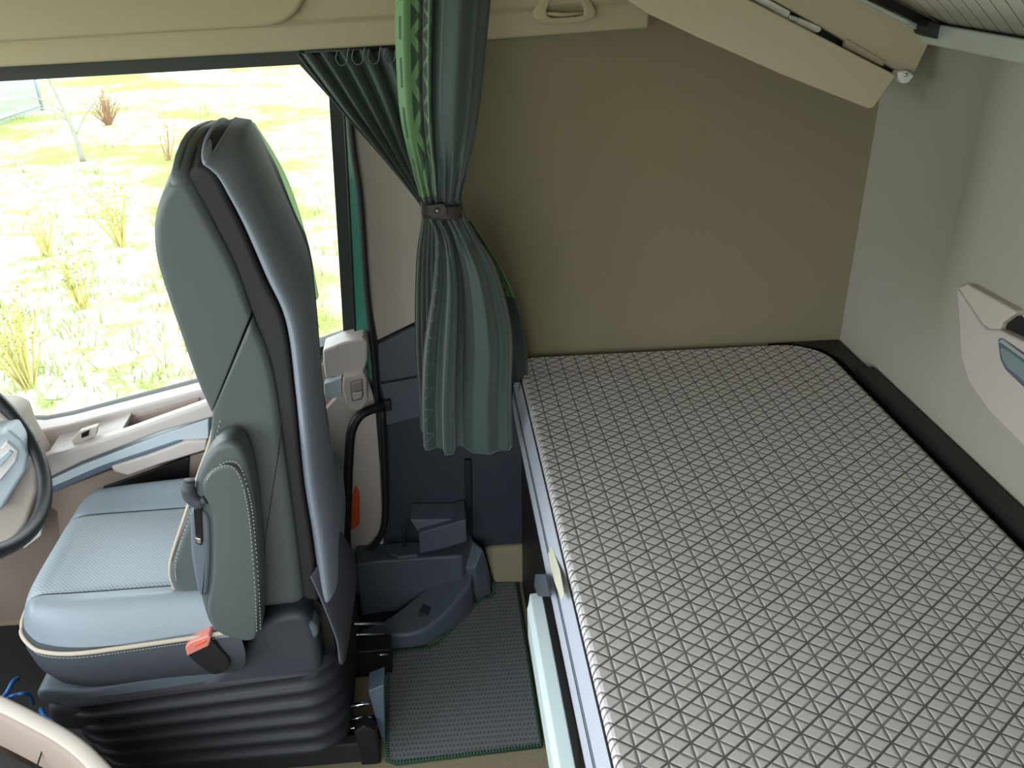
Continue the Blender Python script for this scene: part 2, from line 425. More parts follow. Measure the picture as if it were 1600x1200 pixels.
def struct(o, label=None, cat=None):
    o['kind'] = 'structure'
    if label: o['label'] = label
    if cat: o['category'] = cat
    return o
def rebase(root, loc):
    """put the Empty at the thing's base and keep its parts where they are"""
    root.location = loc
    def shift(ch):
        me = ch.data; v = Vector(loc)
        for x in me.vertices: x.co -= v
    for ch in [o for o in COL.objects if o.parent == root]:
        ch.matrix_parent_inverse = Matrix.Translation(-Vector(loc))

# ================================================================== the cab shell (the setting)
WY = 2.17          # the driver's side wall
BX = 1.105         # the back wall
GZ = -1.35         # the ground outside
struct(box('floor', (-1.6, -.25, -.06), (1.3, WY, 0), 'carpet', bevel=0), 'beige carpeted cab floor', 'floor')
struct(box('ceiling', (-1.65, -.3, 2.15), (1.35, 2.4, 2.2), 'ceiling', bevel=0), 'pale cab ceiling above the frame', 'ceiling')
# back wall: a fabric face whose far end steps back a little (the shallow recess by the corner)
def back_wall():
    prof = [(2.23, BX-.005), (2.17, BX), (1.790, BX+.040), (1.770, BX+.012), (1.66, BX+.004), (.9, BX+.002), (.4, BX), (-.25, BX)]
    vs, fs = [], []; n = len(prof)
    zr = [(-.02, 0)] + [(.78 + .05*i, (i/11)**2*(3-2*i/11)) for i in range(12)] + [(2.15, 1)]
    for z, f in zr:
        for y, x in prof: vs.append((BX + (x-BX)*f, y, z))
    for r in range(len(zr)-1):
        for i in range(n-1): a = r*n+i; fs.append([a, a+1, a+n+1, a+n])
    o = mesh('wall_back', vs, fs, 'back_fabric', smooth=True)
    s = o.modifiers.new('solid', 'SOLIDIFY'); s.thickness = .05; s.offset = 1
    return o
wb = back_wall(); struct(wb, 'grey beige fabric back wall of the bunk', 'wall')
# driver's side wall: one face with the window opening cut out
Wpx = [(-260, 140), (470, 99), (514, 150), (541, 532), (330, 600), (100, 660), (58, 668), (0, 666), (-260, 690)]
win = [P(x, y, Y=WY) for x, y in Wpx]
def side_wall():
    x0, x1, z0, z1 = -1.6, BX+.04, -.02, 2.15
    bm = bmesh.new()
    outer = [bm.verts.new(v) for v in ((x0, WY, z0), (x1, WY, z0), (x1, WY, z1), (x0, WY, z1))]
    inner = [bm.verts.new(v) for v in win]
    eo = [bm.edges.new((outer[i], outer[(i+1) % 4])) for i in range(4)]
    ei = [bm.edges.new((inner[i], inner[(i+1) % len(inner)])) for i in range(len(inner))]
    bmesh.ops.triangle_fill(bm, use_beauty=True, use_dissolve=False, edges=eo+ei)
    me = bpy.data.meshes.new('wall_left'); bm.to_mesh(me); bm.free()
    o = link('wall_left', me, 'wall_fabric')
    s = o.modifiers.new('solid', 'SOLIDIFY'); s.thickness = .06; s.offset = 0
    # keep the inner face at WY: shift outwards by half the thickness
    for v in me.vertices: v.co.y += .03
    return o
struct(side_wall(), 'khaki fabric side wall beside the bunk', 'wall')
# passenger side and front with their openings (behind and beside the camera)
struct(multi('wall_right', [boxd((-1.6, -.31, -.02), (1.2, -.25, .68)), boxd((-1.6, -.31, 1.72), (1.2, -.25, 2.15)), boxd((.05, -.31, .68), (1.2, -.25, 1.72)), boxd((-1.6, -.31, .68), (-1.3, -.25, 1.72))], 'wall_fabric'), 'passenger side wall behind the camera', 'wall')
struct(multi('wall_front', [boxd((-1.66, -.31, -.02), (-1.6, 2.23, .68)), boxd((-1.66, -.31, 1.82), (-1.6, 2.23, 2.15))], 'charcoal'), 'front of the cab below and above the windscreen', 'wall')

# header above the driver's window, running on as a ledge above the bunk
def header():
    # section in (y, z): lip, front face with a soft step, up to the ceiling
    a = P(-300, 122, Y=2.02); b = P(1025, 44, Y=2.02); xs = [a.x, P(0, 105, Y=2.02).x, P(460, 80, Y=2.02).x, P(765, 62, Y=2.02).x, b.x-.02, b.x+.03]
    zb = [a.z, P(0, 105, Y=2.02).z, P(460, 80, Y=2.02).z, P(765, 62, Y=2.02).z, b.z, b.z+.02]
    vs, fs = [], []
    for i, (x, z) in enumerate(zip(xs, zb)):
        e = .06 if i == len(xs)-1 else 0
        for dy, dz in ((.15, 0), (0+e, 0), (-.004+e, .006), (-.012+e, .050), (-.026+e, .062), (-.055+e, .18), (-.07+e, .60), (.15, .60)):
            vs.append((x, 2.02+dy, min(z+dz, 2.15)))
    n = 8
    for i in range(len(xs)-1):
        for k in range(n): k2 = (k+1) % n; fs.append([i*n+k, i*n+k2, (i+1)*n+k2, (i+1)*n+k])
    fs += [list(range(n)), [(len(xs)-1)*n+k for k in range(n)]]
    return bev(mesh('trim_1', vs, fs, 'header'), .004)
struct(header(), 'beige padded header above the window and the bunk', 'trim')
# handle recess moulded in the header ledge
tr = empty('hook_surround', (0, 0, 0), 'beige moulded triangular belt hook plate in the header ledge right of the curtains', 'hook plate')
Yh = 2.0
ol = [(P(x, y, Y=Yh)) for x, y in [(858, -30), (832, 18), (835, 30), (850, 38), (905, 35), (928, 27), (930, 15), (905, -30)]]
il = [(P(x, y, Y=Yh)) for x, y in [(868, -22), (852, 16), (854, 24), (862, 27), (900, 25), (911, 22), (911, 12), (897, -22)]]
vs = []; n = 8
for q, dy in ((ol, .0), (ol, -.012), (il, -.016), (il, .03)): vs += [p + Vector((0, dy, 0)) for p in q]
fs = []
for s_ in range(3):
    for i in range(n): j = (i+1) % n; fs.append([s_*n+i, s_*n+j, (s_+1)*n+j, (s_+1)*n+i])
bev(mesh('frame', vs, fs, 'header', tr), .004)
prism('recess', [p + Vector((0, .012, 0)) for p in il], (0, .004, 0), 'beige_shelf', tr, 0)
tube('bar', [P(853, 21, Y=Yh-.008), P(880, 23, Y=Yh-.012), P(911, 20, Y=Yh-.008)], .004, 'header', tr)
# curved line where the header meets the overhead cupboard at the left
struct(prism('trim_13', [P(x, y, Y=1.972) for x, y in [(-80, -60), (500, -60), (484, -20), (474, 4), (462, 22), (444, 35), (420, 42), (200, 54), (0, 66), (-80, 71)]], (0, .045, 0), 'header', None, .010), 'raised beige panel on the header above the driver window', 'trim')

# ------------------------------------------------------------------ window 1 (driver's door window)
w1 = empty('window_1', (0, 0, 0), None, None); w1['kind'] = 'structure'; w1['label'] = 'driver door window onto bright grass'
def band(name, outer, inner, Y, th, m, parent):
    n = len(outer); vs = []
    for q, dy in ((outer, 0), (outer, th), (inner, th), (inner, 0)): vs += [P(x, y, Y=Y) + Vector((0, dy, 0)) for x, y in q]
    fs = [[s*n+i, s*n+(i+1) % n, ((s+1) % 4)*n+(i+1) % n, ((s+1) % 4)*n+i] for s in range(4) for i in range(n)]
    return bev(mesh(name, vs, fs, m, parent), .003)
band('window_frame', [(-300, 100), (462, 78), (540, 120), (556, 540), (335, 603), (100, 663), (55, 671), (0, 669), (-300, 693)],
     [(-260, 142), (468, 101), (514, 152), (537, 530), (330, 601), (100, 661), (58, 669), (0, 667), (-260, 690)], 2.14, .07, 'black_frame', w1)
me = bpy.data.meshes.new('glass')
gv = [(p.x, WY+.03, p.z) for p in win]
mesh('glass', gv, [list(range(len(gv)))], 'glass', w1)
# painted door jamb and the black seals right of the window
sl = slab('trim_2', [(538, 170), (548, 190), (562, 300), (566, 375), (572, 450), (580, 530), (582, 600), (560, 560), (554, 500), (548, 375), (543, 300)], 2.118, .03, 'teal_paint', bevel=.002); struct(sl, 'teal green painted door jamb strip', 'trim')
sp_ = crom([P(x, y, Y=2.112) for x, y in [(546, 180), (553, 240), (562, 300), (568, 375), (573, 450), (581, 530), (589, 620), (597, 720)]], 5)
struct(tube('trim_3', sp_, .0075, 'black'), 'black rubber seal beside the teal door jamb', 'trim')
sp_ = crom([P(x, y, Y=2.12) for x, y in [(536, 150), (541, 230), (546, 330), (551, 430), (556, 535)]], 5)
struct(tube('trim_4', sp_, .0035, 'black_gloss'), 'thin black seal at the edge of the window frame', 'trim')

# B pillar fabric and the dark lower wall panels
struct(slab('trim_5', [(552, 190), (640, 190), (700, 330), (690, 500), (648, 504), (590, 532), (578, 470), (566, 350)], 2.14, .03, 'pillar_fabric', bevel=.003), 'warm grey fabric covered pillar behind the curtains', 'trim')
struct(slab('trim_6', [(589, 534), (648, 508), (700, 500), (812, 530), (822, 560), (838, 640), (838, 860), (760, 856), (738, 856), (600, 880), (586, 760)], 2.135, .034, 'charcoal', bevel=.003), 'charcoal lower wall panel under the curtains', 'trim')
struct(slab('trim_7', [(590, 538), (648, 512), (690, 500), (690, 590), (648, 588), (594, 598)], 2.118, .02, 'charcoal_mid', bevel=.003), 'upper dark cover plate on the pillar below the fabric', 'trim')
struct(slab('trim_8', [(594, 601), (690, 584), (690, 640), (655, 652), (604, 665), (602, 632), (598, 615)], 2.105, .03, 'charcoal_mid', bevel=.003), 'lower dark cover plate on the pillar beside the grab handle', 'trim')
struct(slab('trim_9', [(725, 720), (736, 720), (738, 852), (729, 840)], 2.12, .02, 'black', bevel=.002), 'black upright ridge of the lower wall panel', 'trim')
struct(slab('trim_10', [(756, 858), (838, 852), (842, 912), (772, 912)], 2.12, .05, 'carpet', bevel=.012), 'beige carpet upstand behind the floor mat', 'trim')

# ------------------------------------------------------------------ door 1 (driver's door panel)
d1 = empty('door_1', (0, 0, 0), None, None); d1['kind'] = 'structure'; d1['label'] = 'driver door panel below the window'
slab('door_panel', [(-80, 690), (0, 690), (60, 694), (110, 684), (340, 618), (560, 552), (575, 560), (590, 700), (600, 900), (480, 1000), (60, 1000), (-80, 1000)], 2.13, .035, 'door_panel', d1)
slab('window_sill', [(-80, 676), (0, 670), (58, 673), (101, 665), (332, 605), (336, 632), (250, 672), (160, 700), (98, 716), (-80, 724)], 2.085, .06, 'beige_light', d1, .006)
slab('armrest', [(56, 728), (62, 716), (100, 706), (200, 674), (311, 634), (336, 624), (336, 652), (250, 676), (130, 722), (64, 754), (55, 748)], 1.965, .035, 'beige_light', d1, .008)
slab('armrest_top', [(64, 722), (68, 716), (100, 707), (186, 679), (184, 692), (66, 738)], 1.972, .13, 'beige_light', d1, .004)
slab('pull_pocket', [(160, 690), (180, 659), (246, 641), (312, 622), (309, 640), (260, 658), (186, 684)], 2.078, .012, 'door_panel', d1, .004)
slab('blue_strip', [(62, 757), (130, 726), (250, 680), (326, 654), (326, 686), (282, 688), (226, 706), (160, 728), (66, 768)], 1.972, .14, 'blue_grey', d1, .003)
slab('dark_strip', [(66, 768), (160, 729), (226, 706), (276, 689), (288, 690), (230, 712), (170, 733), (66, 776)], 1.968, .14, 'slate_line', d1, .002)
slab('grab_lip', [(172, 730), (230, 712), (290, 690), (324, 688), (322, 704), (250, 726), (200, 744), (178, 738)], 1.96, .12, 'beige_light', d1, .006)
slab('lower_panel', [(58, 778), (170, 736), (250, 728), (322, 706), (330, 712), (330, 800), (240, 880), (160, 900), (96, 900), (88, 800)], 2.03, .09, 'door_panel', d1, .005)
slab('door_pocket', [(160, 762), (296, 714), (292, 780), (200, 800), (164, 790)], 2.024, .012, 'black', d1, .003)
slab('switch_plate', [(112, 689), (124, 675), (152, 666), (149, 682), (128, 692), (115, 696)], 1.995, .02, 'beige', d1, .002)
slab('window_switch', [(127, 678), (139, 671), (138, 681), (127, 685)], 1.99, .01, 'black_gloss', d1, .001)
# rear end of the sill with the pale raised corner
slab('sill_end', [(504, 548), (534, 536), (568, 528), (574, 534), (574, 562), (570, 578), (534, 588), (508, 592), (505, 570)], 2.06, .08, 'beige_light', d1, .006)
slab('lower_rear_panel', [(508, 640), (526, 620), (536, 600), (574, 590), (590, 640), (600, 860), (560, 870), (520, 860)], 2.11, .03, 'beige', d1, .004)
slab('mirror_switch_plate', [(506, 600), (534, 589), (534, 620), (514, 624), (506, 622)], 2.045, .03, 'blue_grey', d1, .003)
slab('door_lamp', [(546, 790), (556, 760), (562, 775), (562, 820), (548, 830)], 2.10, .02, 'lens_red', d1, .004)

# switch housing at the end of the sill
sw = empty('switch_housing', (0, 0, 0), 'beige switch housing with two buttons at the rear end of the window sill', 'switch')
slab('housing', [(536, 590), (568, 582), (573, 592), (574, 628), (566, 640), (553, 643), (540, 628), (535, 610)], 2.035, .05, 'beige', sw, .005)
slab('bezel', [(547, 599), (566, 593), (568, 618), (566, 624), (550, 628), (548, 612)], 2.028, .012, 'slate_line', sw, .002)
slab('button', [(549, 600), (565, 595), (566, 609), (550, 613)], 2.022, .012, 'door_panel', sw, .002)
slab('button', [(550, 615), (566, 611), (565, 622), (552, 626)], 2.022, .012, 'beige', sw, .002)

# black grab handle
gh = empty('grab_handle', (0, 0, 0), 'black curved grab handle on the pillar behind the driver seat', 'handle')
pts = crom([P(x, y, Y=Y) for x, y, Y in [(606, 633, 2.11), (585, 638, 2.08), (562, 650, 2.06), (549, 675, 2.05), (545, 720, 2.045), (543, 780, 2.045), (541, 840, 2.045), (545, 880, 2.06)]], 8)
tube('grip', pts, .0125, 'black', gh, 14)
tube('lower_hoop', crom([P(x, y, Y=2.09) for x, y in [(597, 640), (600, 720), (602, 790), (597, 832), (578, 858), (556, 866)]], 6), .009, 'black', gh)
slab('mount', [(599, 628), (610, 626), (612, 642), (601, 645)], 2.09, .03, 'black', gh, .003)

# ================================================================== bunk
bb = empty('lower_bunk', (0, 0, 0), 'dark base of the lower bunk under the quilted mattress', 'bunk base')
box('front_panel', (.215, .1, 0), (.235, 2.125, .555), 'black', bb, .004)
box('platform', (.21, .1, .555), (1.09, 2.16, .573), 'black', bb, 0)
struct(box('trim_11', (1.0505, .1, .60), (1.098, 1.96, .760), 'black', None, .004), 'dark trim between the mattress and the back wall', 'trim')
struct(prism('trim_12', [(.90, 2.168, .60), (1.098, 2.168, .60), (1.098, 1.96, .60), (1.054, 1.96, .60), (1.054, 2.04, .60), (1.03, 2.12, .60), (.97, 2.164, .60)], (0, 0, .143), 'black', None, .002), 'dark corner trim around the rounded mattress corner', 'trim')
def mattress():
    root = empty('mattress', (0, 0, 0), 'grey quilted bunk mattress with a dark triangular stitch pattern', 'mattress')
    x0, x1, y0, y1, zt = .208, 1.034, .05, 2.145, .75
    def outline(d):
        R = .05; pts = []
        for cx, cy, a0, rr in ((x1-.12, y1-.12, 0, .12), (x0+R, y1-R, 90, R), (x0+R, y0+R, 180, R), (x1-R, y0+R, 270, R)):
            for k in range(9):
                a = math.radians(a0+90*k/8); pts.append((cx+(rr-d)*math.cos(a), cy+(rr-d)*math.sin(a)))
        return pts
    # top: ring from the seam inwards and a flat centre
    rings = [(0, -.016), (.0015, -.008), (.005, -.002), (.010, 0.0)]
    vs, fs = [], []; n = 36
    for d, dz in rings: vs += [(x, y, zt+dz) for x, y in outline(d)]
    for s_ in range(3): fs += [[s_*n+i, s_*n+(i+1) % n, (s_+1)*n+(i+1) % n, (s_+1)*n+i] for i in range(n)]
    fs.append([3*n+i for i in range(n)])
    mesh('quilted_top', vs, fs, 'mattress', root, False)
    vs, fs = [], []
    rg = [(0, -.016), (-.008, -.035), (-.016, -.070), (-.019, -.11), (-.015, -.150), (0, -.172), (.03, -.175)]
    for d, dz in rg: vs += [(x, y, zt+dz) for x, y in outline(d)]
    for s_ in range(6): fs += [[s_*n+i, s_*n+(i+1) % n, (s_+1)*n+(i+1) % n, (s_+1)*n+i] for i in range(n)]
    mesh('side_border', vs, fs, 'mattress_side', root, True)
    tube('edge_seam', [(x, y, zt-.016) for x, y in outline(-.001)], .0022, 'seam', root, 6, True)
    tube('zip', [(x, y, zt-.066) for x, y in outline(-.0152)], .0016, 'slate_line', root, 6, True)
    tube('zip', [(x, y, zt-.073) for x, y in outline(-.0164)], .0012, 'seam', root, 6, True)
    prism('tag', [P(x, y, X=X) for x, y, X in [(861, 851, .197), (856, 866, .190), (862, 898, .188), (876, 937, .188), (881, 928, .191), (874, 890, .197)]], (.002, 0, 0), 'cream_tag', root, .001)
    return root
mattress()
rl = empty('bunk_rail', (0, 0, 0), 'pale mint rail standing along the front of the bunk beside the floor mat', 'rail')
def rail():
    # folded board: section in (x, z), from just in front of the bunk, runs towards the passenger side
    y1, y0 = 1.425, .15
    sec = [(.150, .548), (.158, .560), (.184, .562), (.186, .50), (.152, .47)]
    vs = []
    for y, c in ((y0, 0), (y1-.035, 0), (y1, .02)):
        for i, (x, z) in enumerate(sec): vs.append((x + (c*.6 if i in (0, 4) else 0), y, z - (c*.2 if i in (0, 1, 2) else 0)))
    n = 5; fs = []
    for s_ in range(2): fs += [[s_*n+i, s_*n+(i+1) % n, (s_+1)*n+(i+1) % n, (s_+1)*n+i] for i in range(n)]
    fs += [list(range(n)), [2*n+i for i in range(n)]]
    bev(mesh('board', vs, fs, 'mint', rl), .003)
    prism('hinge', [P(x, y, X=.172) for x, y in [(836, 897), (850, 897), (857, 932), (840, 932), (834, 915)]], (.006, 0, 0), 'charcoal_mid', rl, .002)
    box('foot', (.165, .3, 0), (.19, .36, .5), 'mint', rl, .003); box('foot', (.165, 1.1, 0), (.19, 1.14, .5), 'mint', rl, .003)
rail()

# ================================================================== floor mat
def poly_ring(pxs, z): return [P(x, y, Z=z) for x, y in pxs]
mp = [(607, 1026), (616, 1019), (670, 1013), (684, 1006), (744, 944), (756, 936), (766, 934), (772, 928), (770, 914), (775, 907), (832, 903)]
mpts = [P(x, y, Z=.008) for x, y in mp] + [Vector((.198, 2.13, .008)), Vector((.198, 1.54, .008)), P(850, 1165, Z=.008), P(618, 1193, Z=.008), P(605, 1188, Z=.008)]
for p in mpts: p.x = min(p.x, .198)
fm = empty('floor_mat', (0, 0, 0), 'charcoal ribbed floor mat with green stitched edge between seat and bunk', 'floor mat')
prism('pile', [(p.x, p.y, .001) for p in mpts], (0, 0, .008), 'floor_mat', fm, .002)
tube('binding', [(p.x, p.y, .008) for p in mpts], .005, 'green_thread', fm, 8, True)
st = []
for i in range(len(mpts)):
    a, b = mpts[i], mpts[(i+1) % len(mpts)]
    if abs(a.x-.198) < 1e-4 and abs(b.x-.198) < 1e-4: continue
    L = (b-a).length; k = int(L/.0075); e = (b-a).normalized(); s_ = Vector((-e.y, e.x, 0))
    for j in range(k):
        c = a + e*(j+.5)*L/max(k, 1)
        st.append(tube_data([(c - s_*.004).to_tuple()[:2] + (.0125,), (c + s_*.004).to_tuple()[:2] + (.0125,)], .0011, 5))
multi('stitching', st, 'green_stitch', fm)

fw_ = tag(box('footwell_shade', (-1.58, .9, .001), (-.86, 2.1, .012), 'black', bevel=.004), 'black sheet standing in for the shade in the footwell in front of the driver seat', 'floor mat')  # added black sheet: the footwell's shade put into the floor colour
# ================================================================== dark plastic step behind the seat
sb = empty('step_moulding', (0, 0, 0), 'dark plastic entry step moulding on the floor behind the driver seat', 'step')
def top_prism(name, px, z, m, parent, zb=.0, bevel=.008, flare=0):
    top = [P(x, y, Z=z) for x, y in px]
    return prism(name, top, [Vector((0, 0, zb-z))]*len(top), m, parent, bevel)
def hull(name, pts, m, parent, bevel=.006):
    bm = bmesh.new()
    for p in pts: bm.verts.new(p)
    r_ = bmesh.ops.convex_hull(bm, input=bm.verts); bmesh.ops.delete(bm, geom=[g for g in r_['geom_interior'] if isinstance(g, bmesh.types.BMVert)], context='VERTS')
    bmesh.ops.dissolve_limit(bm, angle_limit=.03, verts=bm.verts, edges=bm.edges)
    me = bpy.data.meshes.new(name); bm.to_mesh(me); bm.free(); return bev(link(name, me, m, parent), bevel)
arm_ = [P(x, y, Z=z) for x, y, z in [(598, 993, .055), (640, 991, .055), (664, 985, .058), (700, 957, .075), (734, 915, .11), (740, 886, .135), (722, 884, .135), (700, 890, .12), (662, 912, .09), (648, 936, .062), (600, 968, .05), (560, 985, .05)]]
prism('arm', arm_, [Vector((0, 0, -p.z)) for p in arm_], 'step_plastic', sb, .010)
hull('post', [P(*q[:2], Z=q[2]) for q in [(728, 842, .2), (736, 841, .2), (755, 856, .2), (742, 888, .15), (722, 888, .14), (770, 912, 0), (768, 930, 0), (746, 941, 0), (736, 920, 0), (740, 900, 0)]], 'step_plastic', sb, .006)
top_prism('ledge', [(556, 876), (600, 871), (720, 862), (736, 852), (736, 884), (722, 888), (700, 888), (560, 903)], .13, 'step_plastic', sb)
top_prism('upper_ledge', [(556, 842), (620, 834), (735, 812), (740, 846), (722, 868), (600, 876), (556, 882)], .20, 'charcoal_mid', sb)
prism('sloped_side', [P(565, 905, Z=.128), P(716, 889, Z=.128), P(716, 912, Z=.058), P(655, 925, Z=.03), P(600, 928, Z=.03), P(560, 935, Z=.03)], (0, .03, -.03), 'step_plastic', sb, .006)
top_prism('button', [(654, 957), (662, 941), (676, 945), (668, 960)], .078, 'charcoal', sb, .05, .002)
top_prism('well_floor', [(540, 930), (640, 925), (655, 945), (600, 980), (540, 990)], .02, 'black', sb, 0, .002)
ty = empty('bottle_clip_tray', (0, 0, 0), 'small dark plastic tray with an upright clip on the step below the curtains', 'tray')
top_prism('base', [(602, 853), (606, 849), (640, 846), (652, 846), (660, 856), (652, 866), (622, 870), (608, 863)], .215, 'charcoal_mid', ty, .20, .004)
slab('front_wall', [(654, 833), (728, 812), (730, 846), (700, 856), (656, 866)], 2.03, .10, 'charcoal_mid', ty, .004)
slab('lid', [(641, 812), (730, 811), (728, 822), (690, 829), (655, 834)], 2.05, .08, 'step_plastic', ty, .002)
tube('clip', crom([P(x, y, Y=2.04) for x, y in [(630, 824), (634, 832), (631, 845), (632, 853)]], 4), .005, 'black', ty)

# ================================================================== driver's seat
seat = empty('driver_seat', (0, 0, 0), 'grey leather driver seat with high backrest and folded armrest', 'seat')
def wz(px, py, Y): v = P(px, py, Y=Y); return (v.x, v.z)
YN, YF = 1.50, 1.97
def chain(pxs, Y): return [wz(x, y, Y) for x, y in pxs]
def sample(ch, n):
    c = crom([(p[0], p[1], 0) for p in ch], 12); L = [0]
    for a, b in zip(c, c[1:]): L.append(L[-1] + (b-a).length)
    out, k = [], 0
    for i in range(n+1):
        t = L[-1]*i/n
        while k < len(c)-2 and L[k+1] < t: k += 1
        f = (t-L[k])/max(1e-9, L[k+1]-L[k]); q = c[k].lerp(c[k+1], max(0, min(1, f))); out.append((q.x, q.y))
    return out
def block(name, Fc, Rc, y0, y1, r, m, dome=.02, rows=70, warp=None, bdome=.01):
    """upright cushion: every row is a rounded rectangle between a front and a rear profile"""
    Fs, Rs = sample(Fc, rows), sample(Rc, rows); lv = []
    for k in range(7):
        a = math.pi/2*k/6; lv.append((0, dome*1.1*(1-math.sin(a)) + .0005, dome*math.cos(a)))
    for i in range(rows+1): lv.append((i, 0, 0))
    for k in range(1, 5):
        a = math.pi/2*k/4; lv.append((rows, bdome*(1-math.cos(a)), -bdome*math.sin(a)))
    vs, fs, n = [], [], 0
    for i, inset, lift in lv:
        f, q = Vector(Fs[i]), Vector(Rs[i]); L = (q-f).length; u = (q-f)/L; ins = min(inset, L*.48)
        a0, a1, b0, b1 = ins, L-ins, y0+inset, y1-inset; rc = max(.001, min(r-inset*.5, (a1-a0)*.49)); ry = max(rc, r*.9)
        loop = []
        def edge(p, q_, k): return [(p[0]+(q_[0]-p[0])*t/k, p[1]+(q_[1]-p[1])*t/k) for t in range(k)]
        cs_ = [(a1-rc, b0+ry, -90), (a1-rc, b1-ry, 0), (a0+rc, b1-ry, 90), (a0+rc, b0+ry, 180)]
        for ci, (ca, cb, d0) in enumerate(cs_):
            arc = [(ca+rc*math.cos(math.radians(d0+90*t/7)), cb+ry*math.sin(math.radians(d0+90*t/7))) for t in range(8)]
            loop += arc
            nx = cs_[(ci+1) % 4]; st_ = (nx[0]+rc*math.cos(math.radians(nx[2])), nx[1]+ry*math.sin(math.radians(nx[2])))
            kk = 10 if ci in (0, 2) else 4
            loop += edge(arc[-1], st_, kk)[1:]
        n = len(loop)
        for a, b in loop:
            v = Vector((f.x+u.x*a, b, f.y+u.y*a+lift)); vs.append(warp(v) if warp else v)
    for s_ in range(len(lv)-1): fs += [[s_*n+i, s_*n+(i+1) % n, (s_+1)*n+(i+1) % n, (s_+1)*n+i] for i in range(n)]
    fs += [list(range(n))[::-1], [(len(lv)-1)*n+i for i in range(n)]]
    return mesh(name, vs, fs, m, seat, True)
ymid = (YN+YF)/2; yh = (YF-YN)/2
def crown(q):
    t = max(-1, min(1, (q.y-ymid)/yh)); k = max(0, min(1, (q.z-1.29)/.10))**1.6
    q.z += k*(.052*(1-abs(t)**3.2)*max(0, min(1, (1.450-q.z)/.055)) - .016*max(0, t+.2))
    return q
gapL = chain([(291, 292), (330, 345), (367, 418), (392, 488), (418, 554), (433, 620), (443, 700), (457, 800), (474, 935)], YN)
gapR = chain([(304, 259), (326, 277), (345, 312), (370, 360), (403, 437), (436, 510), (452, 620), (466, 760), (480, 850), (492, 940)], YN)
upF = chain([(268, 292), (252, 316), (243, 352), (246, 400), (262, 455), (285, 522), (310, 592), (331, 640)], 1.52)
upR = chain([(296, 283)], YN) + gapL[1:4]
loF = chain([(333, 645), (326, 700), (304, 780), (272, 862), (266, 900), (290, 942)], 1.52)
loR = [wz(394, 499, YN)] + gapL[4:]
block('headrest', upF, upR, YN, YF, .020, 'leather', dome=.014, warp=crown, bdome=.004)
block('backrest', loF, loR, YN, YF, .022, 'leather', dome=.004, bdome=.02)
block('core', [(x-.002, z) for x, z in chain([(294, 286)], YN)+gapL[1:]], [(x+.006, z) for x, z in chain([(305, 264)], YN)+gapR[1:]], YN+.008, YF-.01, .008, 'seat_core', dome=.004, warp=crown)
rearc = [(x+d, z+.004) for (x, z), d in zip(gapR, (.036, .036, .040, .044, .048, .044, .042, .044, .048, .048))]
def recede(q):
    t = max(0, (q.y-YN)/(YF-YN)); q.x -= .046*t*t*(1 if q.z > .6 else .3)
    return crown(q)
block('back_cover', gapR, rearc, YN-.003, YF-.005,   .15, 'seat_back', dome=.005, warp=recede)
pe = [(-.384, 1.395), (-.352, 1.330), (-.327, 1.255), (-.305, 1.13), (-.296, 1.01)]
block('pale_edge', [(x-.01, z) for x, z in pe], [(x+.028, z) for x, z in pe], 1.965, 1.985, .006, 'pale_edge', dome=.01)
# seams on the near side of the backrest
def seam(pxs, Y, r=.0016, m='seam', nm='seam'): return tube(nm, crom([P(x, y, Y=Y) for x, y in pxs], 6), r, m, seat, 6)
seam([(440, 640), (436, 700), (424, 780), (414, 850), (410, 935)], YN+.0004, .0010)
def stitches(pxs, Y, step, m, nm, r=.0011, ln=.004):
    pts = crom([P(x, y, Y=Y) if not isinstance(Y, list) else P(x, y, Y=Y[i]) for i, (x, y) in enumerate(pxs)], 10)
    out, acc = [], 0
    for a, b in zip(pts, pts[1:]):
        L = (b-a).length; acc += L
        if acc >= step:
            acc = 0; e = (b-a).normalized(); out.append(tube_data([b-e*ln/2, b+e*ln/2], r, 5))
    return multi(nm, out, m, seat)
tube('piping', crom([P(x, y, Y=1.512) for x, y in [(338, 645), (328, 690), (312, 735), (294, 790), (274, 850), (266, 880), (267, 905), (276, 925), (298, 944)]], 6), .0032, 'piping', seat, 8)
stitches([(346, 650), (336, 690), (320, 735), (302, 790), (282, 850), (274, 882), (275, 905)], 1.497, .006, 'thread', 'stitching')
# small embossed lines on the back cover
out = []
for k in range(9):
    a = P(471+k*1.0, 596-k*5.5, X=-.262); out.append(tube_data([a, a + Vector((.0, .020, .016))], .001, 5))
multi('embossed_lines', out, 'leather_dark', seat)
